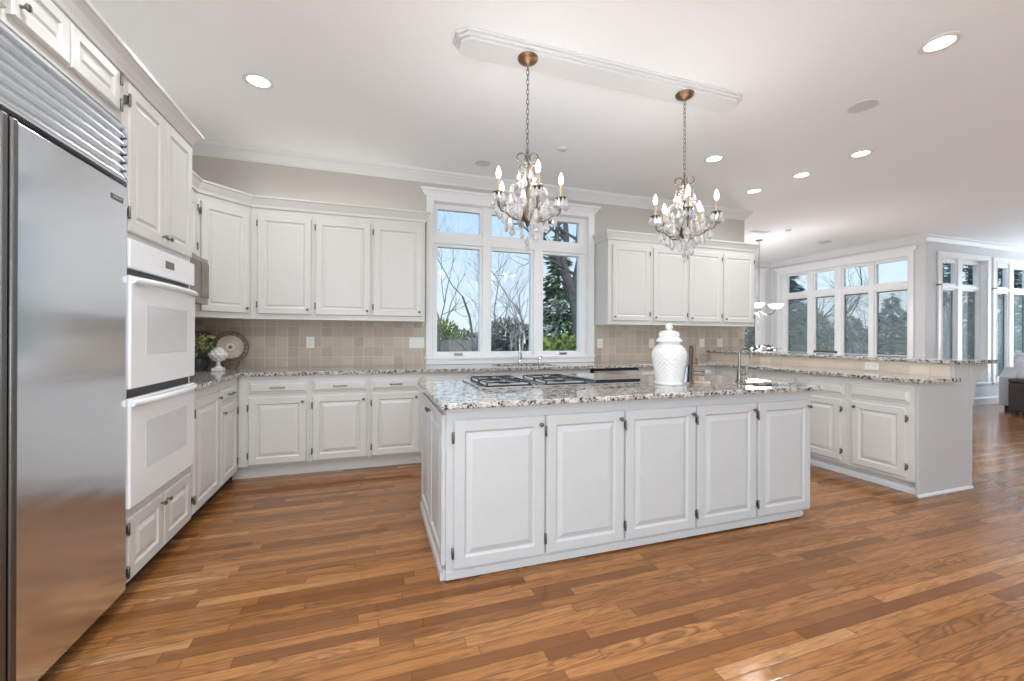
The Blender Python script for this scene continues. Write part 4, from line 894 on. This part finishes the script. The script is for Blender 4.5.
# ------------------------------------------------------------------ crystal chandeliers
def crystal_mb(L, r):
    return MB().lathe([(0.0006, 0), (r * 0.35, -L * 0.10), (r * 0.55, -L * 0.32), (r, -L * 0.68), (r * 0.6, -L * 0.90), (0.0006, -L)], 6)
CR = obj('crystal_drop', crystal_mb(0.050, 0.0135), 'crystal'); CRme = CR.data
CB = obj('crystal_bead', MB().lathe([(0.0006, 0.010), (0.007, 0.007), (0.0105, 0), (0.007, -0.007), (0.0006, -0.010)], 8), 'crystal'); CBme = CB.data
bpy.data.objects.remove(CR); bpy.data.objects.remove(CB)
def crystal(parent, loc, s=1.0, me=None, rot=0):
    c = bpy.data.objects.new('crystal_drop' if me is None else 'crystal_bead', me or CRme); COL.objects.link(c)
    c.parent = parent; c.location = loc; c.scale = (s, s, s); c.rotation_euler = (0, 0, rot); return c
def chandelier(label, x, y, phi0):
    t = thing('crystal_chandelier', label, 'chandelier', (x, y, CEIL - 0.052), 0, 'crystal chandeliers over the island')
    Z0 = CEIL - 0.052; L = lambda z: z - Z0
    obj('canopy', MB().lathe([(0.001, 0), (0.066, 0), (0.066, -0.006), (0.060, -0.018), (0.040, -0.030), (0.018, -0.036), (0.006, -0.048), (0.001, -0.05)], 28), 'copper', t, smooth=True)
    ch = MB(); z = L(3.0); k = 0; zl = L(2.43)
    nl = int((z - zl) / 0.030)
    for i in range(nl):
        zc = z - (z - zl) * (i + 0.5) / nl; ax = (1, 0) if i % 2 else (0, 1)
        ch.tube([(ax[0] * 0.0085 * cos(a), ax[1] * 0.0085 * cos(a), zc + 0.021 * math.sin(a)) for a in [2 * pi * q / 10 for q in range(10)]], 0.0024, 5, closed=True)
    obj('chain', ch, 'pewter', t, smooth=True)
    # centre column
    obj('column', MB().lathe([(0.004, L(2.44)), (0.008, L(2.42)), (0.007, L(2.37)), (0.016, L(2.355)), (0.010, L(2.335)), (0.008, L(2.25)), (0.018, L(2.23)), (0.010, L(2.20)), (0.009, L(2.10)), (0.020, L(2.075)), (0.030, L(2.045)), (0.036, L(2.015)), (0.026, L(1.995)), (0.012, L(1.980)), (0.008, L(1.962)), (0.001, L(1.955))], 16), 'bronze', t, smooth=True)
    rnd = random.Random(int(phi0 * 10))
    # top scrolls
    for k in range(4):
        a = k * pi / 2 - YAW - (0.38 if x > 1.5 else 0.0); pts = []
        for i in range(17):
            b = pi * 1.30 - i * pi * 1.85 / 16; rr = 0.027
            pts.append(((0.040 + rr * cos(b)) * cos(a), (0.040 + rr * cos(b)) * math.sin(a), L(2.405) + rr * math.sin(b)))
        pts = [(0.004 * cos(a), 0.004 * math.sin(a), L(2.362))] + pts
        obj('scroll', MB().tube(pts, 0.0042, 6), 'bronze', t, smooth=True)
    nb = 0
    for k in range(5):
        a = R(phi0 + 72 * k) - YAW; ca, sa = cos(a), math.sin(a); at = lambda r, z_: (r * ca, r * sa, L(z_))
        # candle arm
        cps = [(0.02, 2.015), (0.05, 1.998), (0.085, 1.990), (0.125, 1.998), (0.150, 2.020), (0.172, 2.024), (0.196, 2.030), (0.212, 2.055), (0.217, 2.090), (0.216, 2.128)]
        arm = obj('arm', MB().tube([at(r, z_) for r, z_ in cps], 0.0052, 7), 'bronze', t, smooth=True)
        obj('bobeche', MB().lathe([(0.001, L(2.124)), (0.012, L(2.126)), (0.034, L(2.136)), (0.036, L(2.140)), (0.014, L(2.134)), (0.013, L(2.150)), (0.001, L(2.150))], 20, at(0.216, Z0)), 'goldbronze', arm, smooth=True)
        obj('candle', MB().lathe([(0.0095, L(2.148)), (0.0095, L(2.222)), (0.006, L(2.226))], 12, at(0.216, Z0)), 'candle', arm, smooth=True)
        obj('bulb', MB().lathe([(0.006, L(2.224)), (0.013, L(2.236)), (0.0165, L(2.252)), (0.0135, L(2.272)), (0.006, L(2.292)), (0.0008, L(2.302))], 12, at(0.216, Z0)), 'bulb', arm, smooth=True)
        point_light('candle_bulb_light', (x + 0.216 * ca, y + 0.216 * sa, 2.33), BULB_W, (0.97, 0.99, 1.0), 0.03)
        # lyre scroll of the inner cage
        ls = [(0.012, 2.345), (0.040, 2.352), (0.060, 2.335), (0.066, 2.305), (0.060, 2.270), (0.075, 2.235), (0.105, 2.215), (0.120, 2.190), (0.118, 2.150), (0.100, 2.110), (0.070, 2.070), (0.035, 2.030)]
        obj('cage_scroll', MB().tube([at(r, z_) for r, z_ in ls], 0.0036, 6), 'goldbronze', t, smooth=True)
        for q in range(8):                           # drops round the drip pan
            b = a + 2 * pi * q / 8 + 0.3
            crystal(t, (0.216 * ca + 0.033 * cos(b), 0.216 * sa + 0.033 * math.sin(b), L(2.134)), rnd.uniform(1.1, 1.75), rot=rnd.random())
        for r, z_, s_ in ((0.066, 2.30, 1.3), (0.118, 2.21, 1.6), (0.125, 2.155, 1.7), (0.095, 2.10, 1.7), (0.060, 2.05, 1.5), (0.125, 2.00, 1.7), (0.175, 2.03, 1.6)):
            crystal(t, at(r, z_), s_, rot=rnd.random())
        a2 = a + R(36)
        for r, z_, s_ in ((0.042, 2.27, 1.4), (0.080, 2.175, 1.7), (0.140, 2.07, 1.8)):
            crystal(t, (r * cos(a2), r * math.sin(a2), L(z_)), s_, rot=rnd.random())
        st_ = MB()
        for i in range(9):                          # bead swag from arm to arm
            u_ = i / 8.0; aa = a + R(72) * u_; rr = 0.20 * (1 - 0.28 * math.sin(pi * u_)); zz = 2.118 - 0.075 * math.sin(pi * u_)
            st_.lathe([(0.0005, 0.0085), (0.0065, 0.005), (0.0085, 0), (0.0065, -0.005), (0.0005, -0.0085)], 6, (rr * cos(aa), rr * math.sin(aa), L(zz)))
        obj('bead_chain', st_, 'crystal', t)
        st_ = MB()
        for i in range(10):                         # bead strand from crown to cage
            u_ = i / 9.0; rr = 0.022 + 0.085 * u_ ** 1.5; zz = 2.36 - 0.15 * u_ - 0.02 * math.sin(pi * u_)
            st_.lathe([(0.0005, 0.008), (0.006, 0.005), (0.008, 0), (0.006, -0.005), (0.0005, -0.008)], 6, (rr * cos(a2), rr * math.sin(a2), L(zz)))
        obj('bead_chain', st_, 'crystal', t)
    for i, (dx, dy, z_, s_) in enumerate(((0.03, 0.01, 1.965, 1.5), (-0.035, 0.0, 1.95, 1.5), (0.05, -0.02, 1.93, 1.6), (0.0, 0.0, 1.90, 1.4), (0.006, 0.0, 1.865, 1.3))):
        crystal(t, (dx, dy, L(z_)), s_)
    return t
chandelier('crystal chandelier hanging in front of the kitchen window', 0.944, 2.52, -75)
chandelier('crystal chandelier hanging in front of the right wall cabinets', 2.180, 2.52, -106)

# ------------------------------------------------------------------ nook: hanging lamp, table, flowers, chair
nc = thing('nook_chandelier', 'chandelier with white glass bowl shades hanging in the breakfast nook', 'chandelier', (6.92, 6.0, CEIL))
obj('canopy', MB().lathe([(0.001, 0), (0.06, 0), (0.055, -0.02), (0.01, -0.03), (0.001, -0.03)], 20), 'nickel', nc, smooth=True)
obj('rod', MB().tube([(0, 0, -0.02), (0, 0, 1.38 - CEIL)], 0.006, 8), 'nickel', nc, smooth=True)
obj('hub', MB().lathe([(0.001, 1.98 - CEIL), (0.02, 1.96 - CEIL), (0.012, 1.90 - CEIL), (0.04, 1.84 - CEIL), (0.03, 1.78 - CEIL), (0.012, 1.74 - CEIL), (0.02, 1.68 - CEIL), (0.001, 1.62 - CEIL)], 16), 'nickel', nc, smooth=True)
for k in range(3):
    a = R(-25 + 120 * k); r = 0.30
    am = obj('arm', MB().tube([(0.02 * cos(a), 0.02 * sin(a), 1.76 - CEIL), (0.14 * cos(a), 0.14 * sin(a), 1.68 - CEIL), (0.25 * cos(a), 0.25 * sin(a), 1.71 - CEIL), (r * cos(a), r * sin(a), 1.79 - CEIL)], 0.010, 8), 'pewter', nc, smooth=True)
    obj('glass_bowl', MB().lathe([(0.02, 1.79 - CEIL), (0.07, 1.80 - CEIL), (0.115, 1.84 - CEIL), (0.135, 1.885 - CEIL), (0.128, 1.885 - CEIL), (0.11, 1.848 - CEIL), (0.001, 1.81 - CEIL)], 28, (r * cos(a), r * sin(a), 0)), 'bowlglow', am, smooth=True)
point_light('nook_chandelier_light', (6.92, 6.0, 1.60), 70, (0.98, 0.99, 1.0), 0.20)
nt_ = thing('dining_table', 'round breakfast table in the nook behind the bar ledge', 'table', (7.1, 6.0, 0))
obj('tabletop', MB().lathe([(0.001, 0.72), (0.58, 0.72), (0.60, 0.735), (0.60, 0.75), (0.001, 0.75)], 40), 'brownwood', nt_, smooth=True)
obj('pedestal', MB().lathe([(0.30, 0), (0.28, 0.04), (0.06, 0.10), (0.05, 0.4), (0.08, 0.68), (0.12, 0.72)], 24), 'brownwood', nt_, smooth=True)
fl = thing('flower_arrangement', 'white blossoms with dark leaves in a vase on the nook table', 'flowers', (7.02, 6.0, 0.75))
obj('vase', MB().lathe([(0.05, 0), (0.075, 0.05), (0.07, 0.12), (0.04, 0.17), (0.048, 0.19), (0.03, 0.18)], 20), 'ceramic', fl, smooth=True)
bl = MB(); dk = MB(); rnd = random.Random(3)
for k in range(34):
    a = rnd.random() * 6.28; q = rnd.uniform(0.02, 0.23); p = (q * cos(a), q * sin(a), 0.22 + rnd.uniform(0, 0.13) - q * 0.15)
    if k % 2: bl.lathe([(0.001, 0.02), (0.025, 0.012), (0.03, 0), (0.018, -0.016), (0.001, -0.02)], 7, p)
    else:
        for j in range(5): leaf_card(dk, p, (rnd.uniform(-1, 1), rnd.uniform(-1, 1), rnd.uniform(-0.4, 0.8)), 0.09, 0.022)
obj('blossoms', bl, 'blossom', fl, smooth=True); obj('leaves', dk, 'pot', fl)
dc = thing('dining_chair', 'dark dining chair whose top rail shows over the bar ledge', 'chair', (8.15, 5.78, 0), R(-85))
obj('seat', MB().box(-0.22, 0.22, -0.22, 0.22, 0.43, 0.47), 'darkwood', dc, bevel=0.01)
for sx_ in (-1, 1):
    obj('leg', MB().tube([(sx_ * 0.19, -0.19, 0.43), (sx_ * 0.20, -0.20, 0)], [0.02, 0.014], 8), 'darkwood', dc)
    obj('leg', MB().tube([(sx_ * 0.19, 0.19, 0.43), (sx_ * 0.20, 0.23, 0)], [0.02, 0.014], 8), 'darkwood', dc)
    obj('back_post', MB().tube([(sx_ * 0.19, 0.19, 0.44), (sx_ * 0.19, 0.25, 0.98)], [0.018, 0.014], 8), 'darkwood', dc)
obj('back_rail', MB().box(-0.21, 0.21, 0.235, 0.26, 0.965, 1.005).box(-0.19, 0.19, 0.215, 0.235, 0.70, 0.74), 'darkwood', dc, bevel=0.006)

# ------------------------------------------------------------------ great room: sofa, cushions, ottoman
so = thing('sofa', 'light grey fabric sofa by the tall windows at the right edge', 'sofa', (10.60, 2.15, 0), 0)
def soft(x0, x1, y0, y1, z0, z1): return MB().box(x0, x1, y0, y1, z0, z1)
armp = [(0.0, 1.975, 0.07), (0.0, 1.975, 0.585), (0.03, 1.975, 0.60), (0.16, 1.975, 0.74), (0.92, 1.975, 0.76), (0.92, 1.975, 0.07)]
obj('arm', MB().extrude(armp, (0, 0.19, 0)), 'sofa', so, bevel=0.02, seg=3)
obj('arm', soft(0, 0.92, 0, 0.19, 0.07, 0.60), 'sofa', so, bevel=0.025, seg=3)
obj('backrest', soft(0.68, 0.94, 0.02, 2.15, 0.07, 0.78), 'sofa', so, bevel=0.04, seg=3)
obj('seat', soft(0.02, 0.70, 0.19, 1.975, 0.07, 0.45), 'sofa', so, bevel=0.03, seg=3)
for y0 in (0.20, 0.79, 1.385): obj('back_cushion', soft(0.48, 0.70, y0, y0 + 0.58, 0.44, 0.88), 'sofa', so, bevel=0.07, seg=4)
for x_, y_ in ((0.05, 0.06), (0.05, 2.06), (0.86, 0.06), (0.86, 2.06)): obj('foot', MB().box(x_, x_ + 0.06, y_ - 0.03, y_ + 0.05, 0, 0.072), 'leather', so)
def pillow(label, loc, rot, s):
    mb = MB(); n_ = 10
    for sgn in (1, -1):
        o = len(mb.v)
        for i in range(n_ + 1):
            for j in range(n_ + 1):
                a, b = i / n_ * 2 - 1, j / n_ * 2 - 1
                h_ = sgn * 0.085 * ((1 - a ** 4) * (1 - b ** 4)) ** 0.5
                k_ = 1 - 0.06 * (1 - abs(a)) * abs(b) - 0.06 * (1 - abs(b)) * abs(a)
                mb.v.append((a * s * k_, h_, b * s * k_))
        for i in range(n_):
            for j in range(n_): mb.f.append((o + i * (n_ + 1) + j, o + (i + 1) * (n_ + 1) + j, o + (i + 1) * (n_ + 1) + j + 1, o + i * (n_ + 1) + j + 1))
    p = obj('throw_pillow', mb, 'cushion', smooth=True); p.location = loc; p.rotation_euler = rot
    return tag(p, label, 'pillow')
pillow('pale throw pillow on the sofa seat, leaning at its far arm', (10.86, 3.99, 0.69), (R(-16), R(4), R(-72)), 0.235)
pillow('pale throw pillow propped on top of the sofa back cushions', (10.98, 4.02, 0.84), (R(-24), R(-10), R(-78)), 0.21)
ot = thing('ottoman', 'dark brown leather ottoman in front of the grey sofa', 'ottoman', (10.05, 3.05, 0))
obj('body', MB().box(0, 0.46, 0, 0.93, 0.05, 0.52), 'leather', ot, bevel=0.02, seg=3)
obj('top_cushion', MB().box(-0.005, 0.465, -0.005, 0.935, 0.52, 0.59), 'leather', ot, bevel=0.025, seg=3)
for x_ in (0.03, 0.37):
    for y_ in (0.03, 0.84): obj('foot', MB().box(x_, x_ + 0.06, y_, y_ + 0.06, 0, 0.052), 'darkwood', ot)
for k, xx in enumerate((9.58, 11.275)):
    br = obj('curtain_bracket', MB().tube([(0, 0, 0), (0, -0.05, 0), (0, -0.06, 0.012)], 0.010, 8).lathe([(0.001, 0), (0.022, 0), (0.022, 0.006), (0.001, 0.006)], 12, (0, 0, 0), 'Y'), 'goldbronze', loc=(xx, NY0 - 0.022, 2.21), smooth=True)
    tag(br, ['small brass curtain bracket beside the tall window nearest the nook corner', 'small brass curtain bracket between the two tall windows'][k], 'bracket')

# ------------------------------------------------------------------ outdoors
GZ = -0.8
struct('lawn', MB().box(-40, 60, 4.95, 70, GZ - 0.2, GZ).box(13.8, 70, -30, 4.95, GZ - 0.2, GZ), 'lawn')
def at(u, Y):
    t = (u - 512) / 418.0; return Y * (sin(YAW) + t * cos(YAW)) / (cos(YAW) - t * sin(YAW))
def zat(u, v, Y):
    t = (u - 512) / 418.0; d = Y / (cos(YAW) - t * sin(YAW)); return 1.25 + (336.8 - v) * d / 418
def grow(mb, rnd, p, d, L, r, depth, spread, ups, curl=0.18):
    n = 5; pts = [p]; q = Vector(p); dd_2 = Vector(d).normalized(); rads = [r]
    for i in range(n):
        dd_2 = (dd_2 + Vector((rnd.uniform(-curl, curl), rnd.uniform(-curl, curl), rnd.uniform(-curl, curl) + ups))).normalized()
        q = q + dd_2 * L / n; pts.append(q.copy()); rads.append(r * (1 - 0.45 * (i + 1) / n))
    mb.tube(pts, rads, 6 if r > 0.03 else 4)
    if depth == 0: return
    for k in range(rnd.choice((2, 3, 3))):
        i = rnd.randint(2, n); pos = pts[i]; base = (pts[i] - pts[i - 1]).normalized()
        s_ = base.orthogonal().normalized(); s_.rotate(Matrix.Rotation(rnd.random() * 6.28, 3, base))
        nd = (base + s_ * spread * rnd.uniform(0.6, 1.2)).normalized()
        grow(mb, rnd, pos, nd, L * rnd.uniform(0.55, 0.8), rads[i] * 0.68, depth - 1, spread, ups, curl)
def bare_tree(label, x, y, trunk, r, seed, depth=5, lean=(0, 0), spread=0.75, mat='bark', ups=0.04, stems=1, curl=0.21):
    rnd = random.Random(seed); t = thing('bare_tree', label, 'tree', (x, y, GZ), 0, 'bare winter trees outside')
    for k in range(stems):
        mb = MB(); d = Vector((lean[0] + (rnd.uniform(-0.45, 0.45) if stems > 1 else 0), lean[1] + (rnd.uniform(-0.3, 0.3) if stems > 1 else 0), 1))
        grow(mb, rnd, Vector((0, 0, -0.05)), d, trunk * rnd.uniform(0.85, 1.1), r, depth, spread, ups, curl)
        obj('stem' if stems > 1 else 'trunk', mb, mat, t)
def cards(rnd, mb, c, rad, n, L, wd, flat=1.0, droop=0.0):
    for k in range(n):
        while True:
            p = Vector((rnd.uniform(-1, 1), rnd.uniform(-1, 1), rnd.uniform(-1, 1)))
            if p.length < 1 and p.length > 0.35: break
        d = (p.normalized() + Vector((rnd.uniform(-.7, .7), rnd.uniform(-.7, .7), rnd.uniform(-.7, .7) - droop))).normalized()
        pos = Vector(c) + Vector((p.x * rad[0], p.y * rad[1], p.z * rad[2]))
        s_ = d.orthogonal().normalized(); s_.rotate(Matrix.Rotation(rnd.random() * 6.28, 3, d))
        l_ = L * rnd.uniform(0.6, 1.3); w_2 = wd * rnd.uniform(0.6, 1.3)
        mb.add([pos, pos + d * l_ * 0.5 + s_ * w_2, pos + d * l_, pos + d * l_ * 0.5 - s_ * w_2], [(0, 1, 2, 3)])
def evergreen(label, x, y, H, rad, seed, mat='pine', n=3200):
    rnd = random.Random(seed); t = thing('evergreen_tree', label, 'tree', (x, y, GZ), 0, 'evergreen trees outside')
    obj('trunk', MB().tube([(0, 0, -0.05), (0, 0, H * 0.5), (0.02, 0, H * 0.97)], [rad * 0.09, rad * 0.05, 0.01], 8), 'bark', t)
    mb = MB()
    for k in range(n):
        u_ = 1 - math.sqrt(rnd.random()); z = H * (0.08 + 0.92 * u_); layer = 0.75 + 0.25 * math.sin(z * 6.0)
        rr = rad * (1 - u_) ** 0.85 * layer * rnd.uniform(0.25, 1.0) ** 0.5; a = rnd.random() * 6.28
        d = Vector((cos(a), sin(a), rnd.uniform(-0.55, 0.15))).normalized(); s_ = Vector((-sin(a), cos(a), rnd.uniform(-0.4, 0.4)))
        L = rad * 0.17 * rnd.uniform(0.6, 1.3); pos = Vector((rr * cos(a), rr * sin(a), z)); wd = L * 0.28
        mb.add([pos - d * L * 0.3, pos + s_ * wd, pos + d * L * 0.7, pos - s_ * wd], [(0, 1, 2, 3)])
    obj('foliage', mb, mat, t)['kind'] = 'stuff'
def shrub(label, x, y, rad, seed, mat, n=1500, L=0.16, name='shrub', cat='shrub'):
    rnd = random.Random(seed); t = thing(name, label, cat, (x, y, GZ), 0, 'shrubs outside the windows')
    mb = MB(); cards(rnd, mb, (0, 0, rad[2] * 0.95), rad, n, L, L * 0.3); obj('foliage', mb, mat, t)['kind'] = 'stuff'
    sm = MB()
    for k in range(6):
        a = rnd.random() * 6.28; sm.tube([(0.1 * cos(a), 0.1 * sin(a), -0.05), (rad[0] * 0.5 * cos(a), rad[1] * 0.5 * sin(a), rad[2] * 1.2)], [0.03, 0.01], 5)
    obj('stems', sm, 'bark', t)
# fence: posts and boards
FY = 19.0
fn = thing('garden_fence', 'grey weathered board fence at the bottom of the garden', 'fence', (at(405, FY), FY, GZ))
flen = at(600, FY) - at(405, FY); fh = zat(455, 340, FY) - GZ
mb = MB(); x = 0
while x < flen: mb.box(x, x + 0.145, -0.012, 0.012, 0.05, fh + 0.02 * math.sin(x * 9)); x += 0.16
obj('boards', mb, 'fence', fn)
x = 0
while x < flen: obj('post', MB().box(x, x + 0.10, 0.012, 0.11, -0.05, fh + 0.06), 'fence', fn); x += 2.4
obj('rail', MB().box(0, flen, 0.012, 0.05, 0.35, 0.44).box(0, flen, 0.012, 0.05, fh - 0.35, fh - 0.26), 'fence', fn)
# kitchen window view
bare_tree('tall bare tree at the left edge of the left window pane', at(437, 12), 12, 3.6, 0.06, 11, 6, (0.03, 0), 0.75)
bare_tree('bare tree with spreading boughs behind the left window pane', at(470, 14), 14, 3.3, 0.06, 23, 6, (-0.10, 0), 0.85)
bare_tree('bare forked tree at the left of the middle window pane', at(487, 13), 13, 3.2, 0.06, 31, 6, (0.10, 0), 0.7)
bare_tree('small multi-stemmed bare tree centred in the middle window pane', at(521, 11.5), 11.5, 2.2, 0.036, 8, 4, (0, 0), 0.6, 'barkpale', 0.05, stems=4)
bt2 = thing('bare_tree', 'big forked grey tree trunk leaning at the right of the right pane', 'tree', (0, 0, GZ), 0, 'bare winter trees outside')
TY = 11.0
pt = lambda u, v, dy=0: Vector((at(u, TY + dy), TY + dy, zat(u, v, TY + dy) - GZ))
tm = MB().tube([Vector((at(581, TY), TY, -0.05)), pt(580, 340), pt(577, 315), pt(572, 290), pt(566, 275), pt(558, 262), pt(550, 250), pt(541, 236), pt(535, 222), pt(528, 200)], [0.20, 0.19, 0.17, 0.15, 0.12, 0.10, 0.085, 0.07, 0.06, 0.04], 9)
tm.tube([pt(573, 293), pt(576, 275), pt(579, 258), pt(578, 240), pt(579, 215), pt(582, 190)], [0.11, 0.10, 0.085, 0.08, 0.07, 0.05], 8)
tm.tube([pt(567, 277), pt(563, 262), pt(566, 240), pt(565, 220), pt(562, 195)], [0.12, 0.10, 0.09, 0.07, 0.04], 8)
tm.tube([pt(558, 262), pt(556, 245), pt(557, 225), pt(553, 200)], [0.08, 0.07, 0.06, 0.03], 6)
rnd = random.Random(4)
for uu, vv in ((550, 250), (541, 236), (565, 240), (578, 240), (579, 215), (565, 220), (557, 225), (535, 222), (576, 275)):
    for k in range(2): grow(tm, rnd, pt(uu, vv), Vector((rnd.uniform(-1, 1), rnd.uniform(-.5, .5), rnd.uniform(0.1, 1))), 1.3, 0.045, 2, 0.7, 0.03)
obj('trunk', tm, 'bark', bt2)
evergreen('dark green evergreen tree filling the right window pane', at(558, 17), 17, 6.7, 2.0, 5, 'pine', 4400)
shrub('bright green shrub low in the right window pane', at(562, 9.5), 9.5, (1.0, 0.7, 1.06), 6, 'shrub', 2300, 0.17)
shrub('green bush rising over the fence at the left edge of the window', at(444, 20.5), 20.5, (1.0, 0.8, 1.45), 7, 'shrub', 1900, 0.22)
shrub('dark green bush rising over the fence, right of the brighter one', at(463, 21), 21, (1.2, 0.8, 1.2), 8, 'darkshrub', 1900, 0.22)
shrub('grey winter thicket low behind the middle window pane', at(508, 18), 18, (1.6, 0.8, 1.45), 9, 'brush', 2600, 0.22, 'thicket', 'thicket')
for k, (u_, lab) in enumerate(((452, 'distant pale bare tree beyond the fence, left window pane'), (500, 'distant pale bare tree beyond the fence, left of the middle pane centre'), (530, 'distant pale bare tree beyond the fence, right of the middle pane centre'))):
    bare_tree(lab, at(u_, 27), 27, 4.2, 0.13, 50 + k, 5, (0, 0), 0.75, 'barkpale')
# nook side windows look to +X; great room windows look to +X +Y
def pol(u, d):
    t = (u - 512) / 418.0; return (d * (sin(YAW) + t * cos(YAW)), d * (cos(YAW) - t * sin(YAW)))
for k, (u_, d_, H, rd, m_, lab) in enumerate(((752, 19, 6.5, 2.4, 'pine', 'green evergreen behind the nook back window'), (790, 22, 5.6, 2.6, 'pinehaze', 'hazy blue-green evergreen in the far pane of the nook side windows'),
        (822, 24, 3.5, 2.2, 'pinehaze', 'hazy evergreen in the second pane of the nook side windows'), (853, 31, 3.7, 2.8, 'pinehaze', 'hazy evergreen in the third pane of the nook side windows'),
        (892, 25, 4.8, 2.2, 'pinehaze', 'hazy evergreen in the nearest pane of the nook side windows'),
        (942, 21, 9, 1.7, 'pinehaze', 'tall blue-green evergreen in the left great room window'), (970, 15.5, 9, 1.3, 'pinehaze', 'tall dark evergreen in the left great room window, right pane'),
        (1003, 19, 9, 1.7, 'pinehaze', 'tall blue-green evergreen in the right great room window'), (1030, 15, 9, 1.3, 'pinehaze', 'tall dark evergreen beyond the right great room window'))):
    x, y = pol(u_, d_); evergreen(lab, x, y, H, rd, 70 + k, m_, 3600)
for k, (u_, d_, ln, lab) in enumerate(((880, 13.5, (-0.3, 0.2), 'bare tree with dark boughs across the nearest nook pane'), (845, 15.5, (-0.1, 0.25), 'bare tree with boughs across the middle nook panes'), (812, 19, (0, 0.1), 'bare tree with fine twigs behind the far nook panes'), (950, 14.5, (0.15, 0.1), 'bare tree outside the left great room window'))):
    x, y = pol(u_, d_); bare_tree(lab, x, y, 3.0, 0.10, 90 + k, 5, ln, 0.9)
